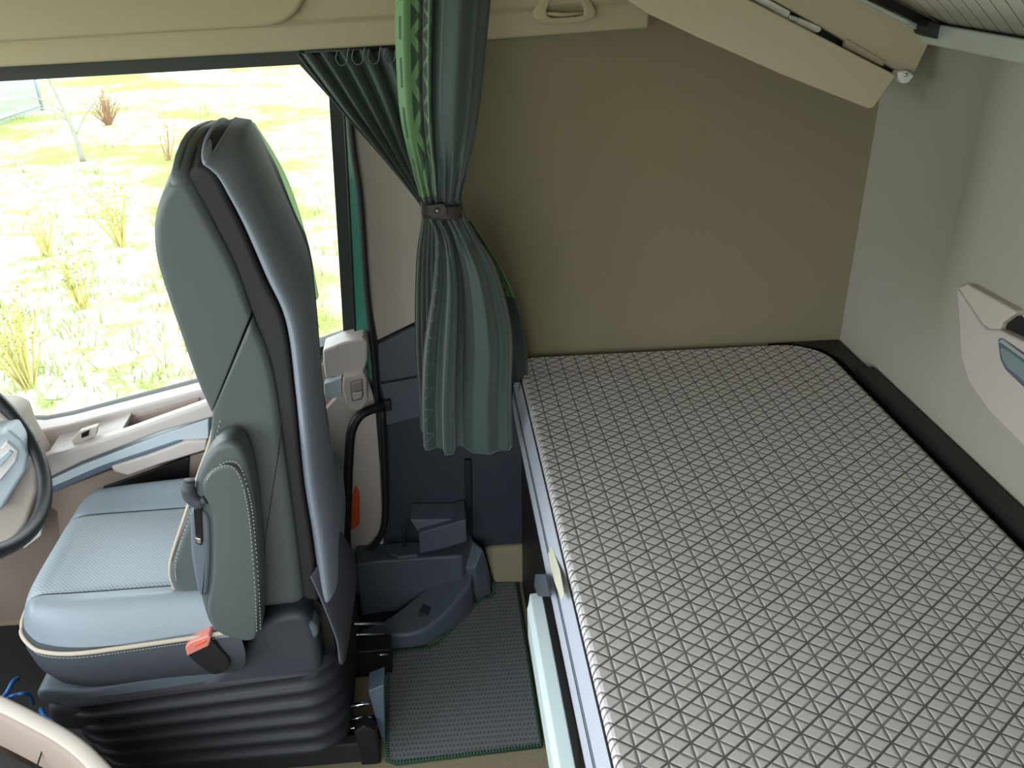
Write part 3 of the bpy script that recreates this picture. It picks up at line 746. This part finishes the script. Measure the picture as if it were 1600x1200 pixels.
# cushion
def cushion():
    x0, x1, y0, y1 = -.905, -.43, 1.445, 1.985
    def top(u, v):
        # u along x (front to back), v across; rounded plan outline, side bolsters
        a, b = u*2-1, v*2-1
        ex, ey = .90+.10*0, 1
        X = x0 + (x1-x0)*u; Yv = y0 + (y1-y0)*v
        # pull the front corners in
        k = max(0, -a)**3
        Yv = (y0+y1)/2 + (Yv-(y0+y1)/2)*(1-.10*k*abs(b)**2)
        X += .07*abs(b)**4*max(0, 1-u*2.2) - .0
        edge = max(abs(b)**7, (max(0, -a))**9)
        z = .556 - .075*edge**1.4 - .012*(1-abs(b)**2)*(1-u)*.3
        gb, cb = (-.66, -.84) if b < 0 else (.40, .70); wd = .11 if b < 0 else .19
        z += (.014 if b < 0 else .022)*math.exp(-((b-cb)/wd)**2)*(.4+.9*min(1, u*1.5))
        z -= .006*math.exp(-((b-gb)/.022)**2)
        return (X, Yv, z)
    def tv(v0, v1): return lambda u, v: top(u, v0+(v1-v0)*v)
    grid('perforated_insert', tv(.17, .70), 60, 60, 'perforated', seat)
    grid('near_bolster', tv(0, .17), 60, 24, 'cushion_leather', seat)
    grid('far_bolster', tv(.70, 1), 60, 24, 'cushion_leather', seat)
    rim = [top(1, v/40) for v in range(0, 1)]
    # skirt: from the rim of the cushion top down
    rimp = [top(1-i/40, 0) for i in range(41)] + [top(0, i/40) for i in range(1, 41)] + [top(i/40, 1) for i in range(1, 41)]
    cx, cy = (x0+x1)/2, (y0+y1)/2
    vs, fs = [], []; lv = [(0, 0), (-.006, -.018), (-.008, -.05), (.0, -.09), (.02, -.13), (.05, -.165)]
    for d, dz in lv:
        for p in rimp:
            v = Vector((p[0]-cx, p[1]-cy)); r_ = v.length; q = v*(1-d/r_)
            zb = dz + (.035*(p[0]-x0)/(x1-x0) if dz < -.03 else 0)*abs(dz)/.165
            vs.append((cx+q.x, cy+q.y, p[2]+zb))
    n = len(rimp)
    for s_ in range(len(lv)-1): fs += [[s_*n+i, s_*n+i+1, (s_+1)*n+i+1, (s_+1)*n+i] for i in range(n-1)]
    mesh('cushion_side', vs, fs, 'leather_dark', seat, True)
    # cream piping running along the near side
    pp = []
    for i in range(2*41-1):
        if i <= 55:
            p = rimp[i]; t = i/40; v = Vector((p[0]-cx, p[1]-cy)); q = v*(1+.008/v.length)
            pp.append((cx+q.x, cy+q.y, p[2]-.014+.010*math.sin(min(1, max(0, 1-t))*3.1)*0 + .034*max(0, 1-t)**1.4))
    tube('piping', crom(pp, 2), .0048, 'piping', seat, 8)
    st_ = []
    for i in range(0, 52):
        a, b = Vector(pp[i]), Vector(pp[i+1]); m_ = (a+b)/2 + Vector((0, .0, -.011)); e = (b-a).normalized()
        for s2 in (-.25, .25): st_.append(tube_data([m_+e*(s2*.012-.0018), m_+e*(s2*.012+.0018)], .0008, 5))
    multi('stitching', st_, 'thread', seat)
    for v in (.17, .70):
        tube('seam', [Vector(top(i/40, v)) + Vector((0, 0, .0005)) for i in range(1, 39)], .0013, 'seam', seat, 6)
cushion()
# seat shell, plate, bellows, rails, flap
pillow('shell_plate', dense([wz(x, y, 1.5) for x, y in [(52, 1070), (140, 1074), (300, 1040), (400, 1000), (440, 965), (495, 965), (505, 990), (430, 1040), (330, 1062), (110, 1100), (60, 1096)]]), 1.49, 1.95, .01, 'seat_plate', seat)
pillow('shell', dense([wz(x, y, 1.5) for x, y in [(70, 1092), (150, 1098), (330, 1058), (380, 1010), (415, 962), (470, 946), (484, 954), (500, 1004), (506, 1058), (300, 1100), (120, 1140), (80, 1130)]]), 1.485, 1.95, .02, 'seat_shell', seat)
def bellows():
    # ribbed skirt: stack of rounded rings
    vs, fs = [], []; lv = []
    ztop, zbot, n = .315, .105, 5
    for k in range(n*8+1):
        t = k/(n*8); z = ztop + (zbot-ztop)*t; ph = (t*n) % 1
        r = -.016*abs(math.sin(math.pi*ph))**.6 + .016; lv.append((z, r, t))
    for z, r, t in lv:
        x0, x1, y0, y1 = -.86+.06*t-r, -.262+r-.0*t, 1.485-r, 1.955+r
        R = .07+r
        for cx, cy, a0 in ((x1-R, y1-R, 0), (x0+R, y1-R, 90), (x0+R, y0+R, 180), (x1-R, y0+R, 270)):
            for i in range(9):
                a = math.radians(a0+90*i/8); vs.append((cx+R*math.cos(a), cy+R*math.sin(a), z + .05*max(0, (cx-(-.86))/.6-.0)*(1-t) - .02*(1-t)))
    m_ = 36
    for s_ in range(len(lv)-1): fs += [[s_*m_+i, s_*m_+(i+1) % m_, (s_+1)*m_+(i+1) % m_, (s_+1)*m_+i] for i in range(m_)]
    fs.append(list(range(m_))); fs.append([(len(lv)-1)*m_+i for i in range(m_)])
    mesh('bellows', vs, fs, 'bellows', seat, True)
bellows()
box('base_frame', (-.80, 1.53, .0), (-.30, 1.93, .105), 'black', seat, .006)
box('side_rail_cover', (-.84, 1.515, .012), (-.225, 1.545, .075), 'seat_core', seat, .005)
prism('bracket', [(-.232, 1.515, .0), (-.185, 1.515, .0), (-.190, 1.515, .11), (-.215, 1.515, .13), (-.24, 1.515, .11)], (0, .035, 0), 'black', seat, .006)
prism('rear_bracket', [P(x, y, Y=1.56) for x, y in [(575, 1080), (600, 1070), (602, 1165), (594, 1150), (586, 1120)]], (0, .06, 0), 'slate_line', seat, .003)
for pa, pb, Y, r in (((500, 976), (600, 974), 1.82, .0042), ((505, 994), (600, 990), 1.80, .0032), ((585, 1024), (606, 1022), 1.78, .003), ((522, 1106), (598, 1096), 1.60, .0062), ((520, 1126), (597, 1118), 1.58, .0035), ((515, 1141), (590, 1134), 1.56, .0025)):
    tube('slide_bar', [P(*pa, Y=Y), P(*pb, Y=Y)], r, 'chrome', seat, 10)
box('slide_track', (-.32, 1.80, .0), (-.165, 1.86, .09), 'black', seat, .004)
box('slide_track', (-.32, 1.59, .0), (-.175, 1.625, .05), 'black', seat, .004)
# loose cloth flap at the lower rear of the backrest
fl = [[(482, 905), (500, 925), (515, 965), (527, 1005), (531, 1038)], [(470, 820), (520, 830), (548, 890), (549, 950), (534, 1024)]]
flL = crom([P(x, y, Y=1.495) for x, y in [(486, 900), (496, 922), (514, 965), (527, 1002), (531, 1036)]], 5)
flR = crom([P(x, y, Y=Y) for x, y, Y in [(505, 800, 1.60), (545, 850, 1.68), (556, 905, 1.68), (548, 960, 1.62), (534, 1030, 1.52)]], 5)
def flap(u, v):
    k = v*(len(flL)-1); i = min(int(k), len(flL)-2); f = k-i
    a = flL[i].lerp(flL[i+1], f); b = flR[i].lerp(flR[i+1], f); p = a.lerp(b, u)
    return p + Vector((.018*math.sin(u*math.pi)*(1-v*.5), -.006*math.sin(u*9), 0))
grid('cloth_flap', flap, 16, 24, 'seat_flap', seat, .003)
tube('flap_hem', flL, .0025, 'seat_plate', seat, 6)
prism('mechanism', [P(x, y, Y=1.53) for x, y in [(486, 930), (520, 960), (528, 1040), (505, 1046), (498, 1000)]], (0, .05, 0), 'black_gloss', seat, .004)
# armrest folded up along the backrest
arm_body = [wz(x, y, 1.43) for x, y in [(361, 683), (330, 700), (306, 742), (303, 790), (306, 860), (313, 930), (326, 975), (345, 994), (400, 1003), (409, 985), (408, 900), (400, 800), (390, 735), (378, 695)]]
ar = pillow('armrest', dense(arm_body, .008), 1.425, 1.490, .012, 'leather', seat)
pad = [wz(x, y, 1.42) for x, y in [(345, 722), (318, 745), (312, 768), (330, 792), (333, 830), (332, 900), (322, 955), (338, 985), (368, 1001), (402, 1002), (406, 930), (398, 830), (386, 755), (372, 725)]]
pd = pillow('armrest_pad', dense(pad, .008), 1.416, 1.435, .008, 'leather', seat)
out_px = [(322, 752), (334, 735), (350, 728), (366, 732), (378, 755), (388, 800), (394, 860), (399, 930), (401, 985)]
stitches(out_px, 1.412, .0055, 'thread', 'stitching', .0009, .0035)
stitches([(x+6, y-7) for x, y in out_px[1:4]] + [(x+6, y-3) for x, y in out_px[4:]], 1.418, .0055, 'thread', 'stitching', .0009, .0035)
tube('adjuster_wheel', crom([P(x, y, Y=1.425) for x, y in [(296, 752), (294, 764), (298, 776), (310, 784), (322, 780)]], 6), [.011]*5+[.013]*16+[.009]*4, 'leather_dark', seat, 12)
pillow('release_housing', dense([wz(x, y, 1.43) for x, y in [(298, 785), (320, 790), (330, 800), (331, 870), (326, 930), (312, 930), (300, 860)]], .008), 1.418, 1.45, .008, 'seat_plate', seat)
slab('release_slot', [(302, 795), (315, 792), (317, 845), (315, 853), (306, 850)], 1.415, .01, 'black_gloss', seat, .002)
slab('release_lever', [(305, 840), (314, 842), (314, 851), (307, 849)], 1.411, .01, 'chrome', seat, .002)
# belt buckle
bz = [wz(x, y, 1.435) for x, y in [(290, 1014), (326, 992), (332, 1000), (362, 1032), (358, 1046), (335, 1056), (305, 1034), (292, 1022)]]
bk = pillow('belt_buckle', dense(bz, .006), 1.43, 1.465, .006, 'black', seat)
slab('buckle_button', [(289, 1012), (296, 1005), (326, 993), (330, 996), (326, 1010), (292, 1026)], 1.425, .042, 'red', bk, .004)
slab('buckle_slot', [(304, 1008), (322, 1000), (321, 1004), (304, 1012)], 1.4235, .006, 'lens_red', bk, .001)

# ================================================================== steering wheel and dashboard
stw = empty('steering_wheel', (0, 0, 0), 'dark leather steering wheel rim at the left edge', 'steering wheel')
wc = Vector((-1.058, 1.70, .825)); wr, wt = .268, .9
e1 = Vector((math.cos(wt), 0, -math.sin(wt))); e2 = Vector((0, 1, 0)); en = e1.cross(e2)
tube('rim', [wc + (e1*math.cos(2*math.pi*k/64) + e2*math.sin(2*math.pi*k/64))*wr for k in range(64)], .0155, 'black', stw, 14, True)
tube('spoke', [wc - e1*.05 - en*.02, wc - e1*wr*.96], .016, 'black_gloss', stw)
for sg in (-1, 1): tube('spoke', [wc + e2*.05*sg - en*.02, wc + (e2*sg-e1*.2).normalized()*wr*.96], .016, 'black_gloss', stw)
tube('hub', [wc - en*.05, wc - en*.01, wc + en*.01], [.07, .085, .07], 'charcoal', stw, 24)
tube('column', [wc - en*.05, wc - en*.30], .045, 'charcoal', stw, 16)
ds = empty('dashboard', (0, 0, 0), 'beige dashboard end with blue grey instrument pod left of the door', 'dashboard')
slab('dash_body', [(-120, 640), (0, 652), (18, 660), (28, 690), (54, 735), (56, 770), (40, 820), (18, 850), (0, 880), (-120, 900)], 1.93, .12, 'beige', ds, .012)
slab('instrument_pod', [(-120, 660), (0, 676), (12, 672), (34, 690), (42, 712), (38, 738), (12, 780), (0, 800), (-120, 820)], 1.88, .07, 'blue_grey', ds, .008)
slab('pod_face', [(-60, 690), (2, 700), (10, 690), (28, 706), (24, 722), (0, 752), (-60, 770)], 1.872, .012, 'white_plastic', ds, .003)
slab('pod_display', [(-60, 712), (0, 716), (14, 704), (20, 708), (0, 730), (-60, 742)], 1.866, .008, 'blue_grey', ds, .002)
slab('knee_panel', [(56, 965), (78, 905), (88, 850), (98, 850), (94, 905), (78, 950), (64, 985)], 2.0, .06, 'door_panel', ds, .008)
slab('foot_vent', [(20, 840), (46, 822), (66, 820), (64, 838), (38, 858), (30, 852)], 1.98, .02, 'white_plastic', ds, .004)
# engine tunnel console at the bottom left
cs = empty('centre_console', (0, 0, 0), 'light beige curved console in the bottom left corner', 'console')
def console():
    edge = crom([P(x, y, Z=z) for x, y, z in [(-60, 1070, .44), (0, 1093, .43), (60, 1122, .42), (110, 1150, .41), (150, 1182, .40), (200, 1240, .38), (250, 1330, .34)]], 5)
    n = len(edge); vs, fs = [], []
    sec = [(0, 0, -.36), (0, 0, 0), (-.006, -.006, .004), (-.014, -.020, .0), (-.018, -.026, -.008), (-.02, -.028, -.085)]
    k = len(sec)
    for p in edge:
        for s_ in sec: vs.append(p + Vector(s_))
    for i in range(n-1):
        for j in range(k-1): a = i*k+j; fs.append([a, a+1, a+k+1, a+k])
    mesh('side_wall', vs, fs, 'door_panel', cs, True)
    rim_ = [(p + Vector((-.006, -.012, .004))) for p in edge]
    def rimf(u, v):
        i = min(int(v*(n-1)), n-2); f = v*(n-1)-i; p = edge[i].lerp(edge[i+1], f)
        return p + Vector((.002-.016*u, .002-.024*u, .006+.004*math.sin(u*math.pi)))
    grid('rim', rimf, 6, 60, 'beige', cs, .004)
    tube('joint', [P(80, 1133, Z=.424), P(76, 1145, Z=.40) + Vector((-.0, -.012, 0)), P(60, 1196, Z=.34) + Vector((0, -.02, 0))], .0015, 'seam', cs, 6)
    low = [p + Vector((-.02, -.03, -.09)) for p in edge]
    prism('inner_floor', [low[0], low[len(low)//2], low[-1], low[-1] + Vector((-.5, -.3, 0)), low[0] + Vector((-.2, -.5, 0))], (0, 0, -.01), 'black', cs, 0)
console()
bc = empty('blue_cable', (0, 0, 0), 'blue cable coiled on the floor in front of the seat base', 'cable')
tube('cable', crom([P(x, y, Z=z) for x, y, z in [(-10, 1100, .30), (8, 1086, .30), (20, 1066, .31), (28, 1060, .28)]], 6), .005, 'blue_cable', bc)
tube('cable', crom([P(x, y, Z=z) for x, y, z in [(4, 1096, .28), (18, 1088, .28), (34, 1084, .29), (46, 1086, .27), (52, 1100, .2)]], 6), .004, 'blue_cable', bc)
tube('plug', crom([P(x, y, Z=.2) for x, y in [(64, 1108), (68, 1118), (74, 1124), (86, 1130)]], 5), .006, 'blue_cable', bc)

# ================================================================== curtains
def curtain(name, rows, folds, m, parent, nu=110, nv=120, zmeters=None):
    """rows: (v, left px, left py, right px, right py, Y, fold depth)"""
    rows3 = [(r[0], P(r[1], r[2], Y=r[5]), P(r[3], r[4], Y=r[5]), r[6]) for r in rows]
    def at(v):
        L = crom([r[1] for r in rows3], 1); R = 0
        for i in range(len(rows3)-1):
            if rows3[i][0] <= v <= rows3[i+1][0]+1e-9:
                t = (v-rows3[i][0])/(rows3[i+1][0]-rows3[i][0])
                def cr(idx):
                    g = lambda j: rows3[max(0, min(len(rows3)-1, j))][idx]
                    p0, p1, p2, p3 = g(i-1), g(i), g(i+1), g(i+2)
                    if isinstance(p1, float) or isinstance(p1, int): return p1+(p2-p1)*t
                    m1 = (p2-p0)*.5; m2 = (p3-p1)*.5
                    return p1*(2*t**3-3*t*t+1) + m1*(t**3-2*t*t+t) + p2*(-2*t**3+3*t*t) + m2*(t**3-t*t)
                return cr(1), cr(2), cr(3)
    def fn(u, v):
        L, R, d = at(v)
        x, dy = folds(u, v)
        p = L.lerp(R, x)
        return p + Vector((0, dy*d, 0))
    return grid(name, fn, nu, nv, m, parent, .0022, uvfn=lambda u, v: (u, v*rows3_len))
rows3_len = 1.25
bcu = empty('bunk_curtain', (0, 0, 0), 'dark green bunk curtain with a light green triangle print, tied back at the middle', 'curtain')
def folds_b(u, v):
    # u<.26 printed band, .26-.42 narrow fold, rest one broad smooth fold
    tie = math.exp(-((v-.497)/.05)**2)
    if v < .5:
        k = [(0, 0, -.1), (.10, .09, -.55), (.24, .24, -.15), (.30, .29, .9), (.36, .31, -.2), (.41, .35, -.7), (.455, .385, -.2), (.48, .38, 1.1), (.52, .41, .1), (.62, .50, -.75), (.75, .66, -.9), (.88, .84, -.35), (1, 1, .9)]
    else:
        k = [(0, 0, .4), (.05, .03, -.6), (.12, .15, .1), (.18, .215, -.1), (.23, .235, -1.3), (.32, .31, -1.1), (.40, .36, .5), (.48, .43, .5), (.58, .56, -.7), (.68, .70, -.8), (.80, .84, .1), (.90, .93, .2), (1, 1, 1.2)]
    for (a, x0, d0), (b, x1, d1) in zip(k, k[1:]):
        if a <= u <= b+1e-9:
            t = (u-a)/(b-a); s = t*t*(3-2*t)
            return x0+(x1-x0)*t, (d0+(d1-d0)*s) + .45*tie*math.sin(u*55)
    return u, 0
curtain('cloth', [(0, 615, -130, 778, -130, 1.80, .035), (.15, 617, -30, 771, -30, 1.80, .035), (.27, 618, 70, 762, 70, 1.80, .034), (.38, 626, 185, 750, 180, 1.80, .030), (.45, 645, 265, 735, 258, 1.80, .022),
                   (.50, 664, 330, 722, 318, 1.80, .016), (.54, 680, 368, 745, 372, 1.80, .022), (.62, 678, 440, 778, 432, 1.80, .042), (.74, 664, 540, 803, 530, 1.80, .048), (.88, 660, 630, 802, 622, 1.80, .036), (1, 662, 699, 803, 706, 1.80, .022)],
        folds_b, 'curtain_print', bcu, 150, 130)
wcu = empty('window_curtain', (0, 0, 0), 'plain dark green window curtain pleated on its rail and drawn to the tie', 'curtain')
def folds_w(u, v):
    n = 5.5; a = math.sin(2*math.pi*n*u**.85)
    return u + .012*math.sin(4*math.pi*n*u), a*(1 if v < .5 else .8)
curtain('cloth', [(0, 464, 84, 628, 72, 2.03, .016), (.10, 490, 118, 640, 110, 2.00, .018), (.22, 532, 172, 652, 170, 1.96, .017), (.36, 592, 240, 660, 250, 1.90, .013), (.48, 655, 318, 676, 322, 1.83, .008), (.52, 660, 340, 684, 342, 1.82, .008),
                   (.62, 651, 410, 690, 415, 1.83, .012), (.78, 649, 530, 694, 530, 1.84, .014), (.90, 654, 620, 696, 625, 1.84, .014), (1, 657, 670, 700, 690, 1.84, .014)],
        folds_w, 'curtain_plain', wcu, 130, 110)
# looped pleat tape at the top and its hooks
lp = []
for k in range(4):
    cx = 535+k*25
    pts = crom([P(cx+dx, 78-k*1.2+dy, Y=1.995) for dx, dy in [(-8, 2), (-10, 14), (-3, 24), (6, 20), (8, 6), (10, -3)]], 5)
    lp.append(tube_data(pts, .0012, 6))
multi('pleat_edge', lp, 'seat_plate', wcu)
cr_ = tag(tube('curtain_rail', [P(476, 82, Y=2.03), P(622, 73, Y=2.03)], .006, 'black'), 'black curtain rail under the beige header above the window curtain', 'curtain rail')
for i, x in enumerate((493, 520)):
    pass
# hidden rear leaf of the curtain with printed squares, right of the lower folds
rc = curtain('rear_fold', [(0, 736, 345, 728, 345, 1.86, .004), (.3, 786, 425, 740, 425, 1.95, .01), (.6, 812, 490, 750, 490, 2.0, .01), (.8, 823, 550, 760, 550, 2.03, .01), (1, 824, 600, 760, 600, 2.03, .01)],
        lambda u, v: (u, math.sin(u*7)), 'curtain_print', bcu, 20, 30)
tie = empty('curtain_tie', (0, 0, 0), 'dark strap with a nickel snap tying both curtains together', 'curtain tie')
def strap(u, v):
    a = math.radians(200 - 220*u)
    c = P(690, 330, Y=1.80); r1, r2 = .040, .030
    w_ = .020*(1-.15*u)
    return c + Vector((math.cos(a)*r1, -math.sin(a)*r2, (.5-v)*2*w_*.75 + .004 - .012*(u-.5)))
grid('strap', strap, 30, 6, 'leather_strap', tie, .003)
slab('strap_end', [(668, 321), (692, 318), (697, 324), (699, 336), (694, 339), (676, 341), (668, 336)], 1.762, .004, 'leather_strap', tie, .002)
tube('snap', [P(683, 329, Y=1.762), P(683, 329, Y=1.757)], [.006, .0045], 'metal_button', tie, 16)

# ================================================================== upper bunk (folded up) at the top right
ub = empty('upper_bunk', (0, 0, 0), 'beige upper bunk frame with metal rail hanging at the top right', 'upper bunk')
slab('flap_board', [(930, -40), (984, 2), (1010, 20), (1090, 58), (1226, 118), (1358, 170), (1366, 168), (1402, 118), (1180, 4), (1090, -40)], 1.93, .022, 'beige_shelf', ub, .004)
slab('end_fascia', [(1120, -40), (1206, -1), (1300, 52), (1404, 112), (1416, 117), (1430, 114), (1456, 60), (1447, 52), (1340, -4), (1260, -40)], 1.96, .03, 'beige_shelf', ub, .004)
slab('dark_gap', [(1160, -12), (1210, -2), (1300, 50), (1408, 114), (1398, 124), (1290, 70)], 1.985, .01, 'black', ub, 0)
slab('slide_bar', [(1172, -4), (1192, -6), (1236, 18), (1232, 30)], 1.955, .02, 'white_plastic', ub, .003)
slab('slide_bar', [(1248, 27), (1283, 42), (1284, 48), (1277, 52), (1244, 36)], 1.955, .02, 'white_plastic', ub, .003)
slab('latch', [(1234, 23), (1247, 27), (1246, 35), (1233, 31)], 1.950, .02, 'alu', ub, .002)
slab('filler_strip', [(1322, 60), (1384, 96), (1380, 104), (1320, 74)], 1.955, .015, 'beige_shelf', ub, .002)
slab('end_bracket', [(1404, 112), (1418, 110), (1430, 118), (1420, 130), (1410, 131), (1403, 122)], 1.935, .03, 'white_plastic', ub, .004)
tube('screw', [P(1415, 117, Y=1.936), P(1415, 117, Y=1.931)], .004, 'chrome', ub, 12)
slab('trim_strip', [(1335, -10), (1448, 44), (1446, 53), (1322, -10)], 1.945, .01, 'alu', ub, .002)
slab('black_strip', [(1348, -12), (1380, -8), (1462, 34), (1458, 46), (1448, 44)], 1.952, .01, 'black', ub, 0)  # thin black strip between the metal trim and the pinstriped underside
box('rear_rail', (1.072, .2, 1.531), (1.10, 1.985, 1.573), 'alu', ub, .004)
slab('rail_end_cap', [(1448, 44), (1456, 32), (1480, 38), (1480, 62), (1464, 61), (1450, 56)], 1.90, .06, 'black', ub, .003)
# sloping underside with pinstripes: rises from the rear rail towards the front of the cab
sa, sbv = Vector((1.095, 0, 1.58)), Vector((-.9, 0, .42)).normalized()
def under(u, v):
    return Vector((1.095, .3+1.62*u, 1.575)) + sbv*(v*.75)
grid('pinstriped_lining', under, 20, 4, 'stripes', ub, .01, uvfn=lambda u, v: (u*1.62 + v*.63, v*.75))

# ================================================================== bunk control unit on the back wall
cu = empty('bunk_control_unit', (0, 0, 0), 'beige moulded console with grey display on the back wall above the mattress', 'console')
def xs(name, px, X, th, m, bevel=.004):
    return prism(name, [P(x, y, X=X) for x, y in px], (th, 0, 0), m, cu, bevel)
xs('body', [(1493, 450), (1497, 500), (1500, 556), (1512, 597), (1545, 645), (1600, 700), (1680, 775), (1680, 590), (1600, 535), (1562, 516), (1540, 514), (1530, 506)], 1.078, .035, 'beige_light', .006)
xs('top_bevel', [(1493, 450), (1510, 444), (1583, 484), (1586, 490), (1564, 506), (1561, 516), (1546, 518), (1535, 510)], 1.086, .03, 'beige', .005)
xs('pocket', [(1566, 507), (1586, 490), (1596, 500), (1680, 560), (1680, 600), (1600, 540)], 1.098, .01, 'black', 0)
xs('display_frame', [(1558, 530), (1563, 528), (1600, 553), (1680, 606), (1680, 660), (1598, 605), (1570, 578), (1562, 562)], 1.074, .01, 'slate_line', .003)
xs('display_trim', [(1559, 535), (1564, 536), (1600, 562), (1680, 616), (1680, 610), (1600, 556), (1564, 530)], 1.072, .01, 'alu', .001)
xs('display', [(1562, 543), (1567, 543), (1600, 567), (1680, 622), (1680, 650), (1598, 596), (1572, 574), (1565, 562)], 1.071, .01, 'screen', .003)

# ================================================================== outside
struct(mesh('ground', [(-60, 2.6, GZ), (40, 2.6, GZ), (40, 60, GZ), (-60, 60, GZ), (-60, -40, GZ), (40, -40, GZ)], [[0, 1, 2, 3], [4, 5, 1, 0]], 'ground'), 'patchy spring grass outside the cab', 'ground')
def bush(px, py, h, spread, n, m, label, leaves=0, name='bush'):
    c = P(px, py, Z=GZ); root = empty(name, (0, 0, 0), label, 'bush', None)
    parts = []; lv = []
    for i in range(n):
        a = random.uniform(0, 2*math.pi); tl = random.uniform(.1, 1)*spread; hh = h*random.uniform(.55, 1)
        b = c + Vector((math.cos(a)*tl, math.sin(a)*tl, hh)); mid = c.lerp(b, .5) + Vector((random.gauss(0, .05), random.gauss(0, .05), .08*h))
        pts = crom([c + Vector((math.cos(a)*.04, math.sin(a)*.04, 0)), mid, b], 3)
        parts.append(tube_data(pts, [.009*(1-.8*k/(len(pts)-1)) for k in range(len(pts))], 4))
        for _ in range(3):
            s0 = pts[random.randrange(2, len(pts))]; e = s0 + Vector((random.gauss(0, .12), random.gauss(0, .12), abs(random.gauss(.12, .08))))*h
            parts.append(tube_data([s0, e], [.004, .0015], 3))
            for _ in range(leaves):
                q = s0.lerp(e, random.random()) + Vector((random.gauss(0, .02), random.gauss(0, .02), 0))
                d = Vector((random.gauss(0, 1), random.gauss(0, 1), random.gauss(0, 1))).normalized()*.022; f = d.orthogonal().normalized()*.012
                lv.append(([q-f, q+d*.5, q+f, q-d*.5], [[0, 1, 2, 3]]))
    multi('twigs', parts, m, root)
    if lv: multi('leaves', lv, 'leaf', root)
    rebase(root, c)
    return root
bush(170, 195, .75, .55, 46, 'twig', 'leafless brown bush farthest away in the window, top of the grass', 0)
bush(45, 605, .75, .35, 34, 'twig_pale', 'dry yellow bush just outside, low behind the steering wheel rim', 2)
bush(190, 385, .8, .40, 22, 'twig_pale', 'thin yellow green bush left of the seat headrest', 3)
bush(130, 480, .55, .35, 20, 'twig_pale', 'low leafy bush in the middle of the window grass', 3)
bush(70, 400, .6, .30, 16, 'twig_pale', 'sparse dry bush near the left edge of the window', 1)
bush(262, 250, .8, .25, 8, 'twig', 'few bare brown stems behind the top of the seat', 0)
def sapling():
    root = empty('sapling', (0, 0, 0), 'slim pale bare sapling standing in the grass at the upper left', 'tree')
    a = P(130, 252, Z=GZ); top = P(62, 95, Y=a.y-.1)
    pts = crom([a, a.lerp(top, .4) + Vector((.05, 0, 0)), top], 6)
    tube('trunk', pts, [.018+.03*k/(len(pts)-1) for k in range(len(pts))][::-1], 'trunk', root, 8)
    for p0, p1 in ((.35, (150, 158)), (.55, (60, 168)), (.6, (42, 150))):
        s0 = pts[int(p0*(len(pts)-1))]; e = P(*p1, Y=s0.y); tube('branch', crom([s0, s0.lerp(e, .5)+Vector((0, 0, .05)), e], 4), .010, 'trunk', root, 6)
    rebase(root, a)
sapling()
def fence():
    root = empty('fence', (0, 0, 0), 'pale slatted metal fence far off at the upper left of the window', 'fence')
    a, b = P(-120, 235, Z=GZ), P(66, 172, Z=GZ); H = 1.0
    e = (b-a); L = e.length; e.normalize(); out = []
    k = int(L/.07)
    for i in range(k):
        p = a + e*(L*i/k); out.append(tube_data([p, p+Vector((0, 0, H))], .012, 4))
    multi('slats', out, 'fence_paint', root)
    for z in (.1, H): tube('rail', [a+Vector((0, 0, z)), b+Vector((0, 0, z))], .03, 'fence_paint', root, 6)
    for p in (a, b): tube('post', [p, p+Vector((0, 0, H+.1))], .045, 'fence_paint', root, 8)
    rebase(root, a)
fence()
def rocks():
    spots = [(90, 618), (150, 600), (110, 590), (24, 640), (200, 560), (20, 235), (28, 232), (205, 128), (265, 470), (240, 420)]
    for i, (x, y) in enumerate(spots[:6]):
        c = P(x, y, Z=GZ); bm = bmesh.new(); bmesh.ops.create_icosphere(bm, subdivisions=2, radius=random.uniform(.05, .09))
        for v in bm.verts: v.co *= random.uniform(.8, 1.2); v.co.z *= .6
        me = bpy.data.meshes.new('rock'); bm.to_mesh(me); bm.free(); o = link('rock', me, 'rock'); o.location = c + Vector((0, 0, .01))
        tag(o, 'pale rock lying among the grass outside the window', 'rock', 'pale rocks in the grass')
rocks()
def grass():
    out_v, out_f = [], []
    for _ in range(170):
        px, py = random.uniform(-40, 520), random.uniform(140, 650)
        c = P(px, py, Z=GZ)
        for _ in range(14):
            q = c + Vector((random.gauss(0, .12), random.gauss(0, .12), 0)); h = random.uniform(.05, .16); w_ = .006
            d = Vector((random.gauss(0, .04), random.gauss(0, .04), h)); a = random.uniform(0, 3.14); s_ = Vector((math.cos(a)*w_, math.sin(a)*w_, 0))
            k = len(out_v); out_v.extend([q-s_, q+s_, q+d]); out_f.append([k, k+1, k+2])
    o = mesh('grass_tufts', out_v, out_f, 'leaf'); tag(o, 'yellow green grass tufts scattered over the ground outside', 'grass', None, 'stuff')
grass()
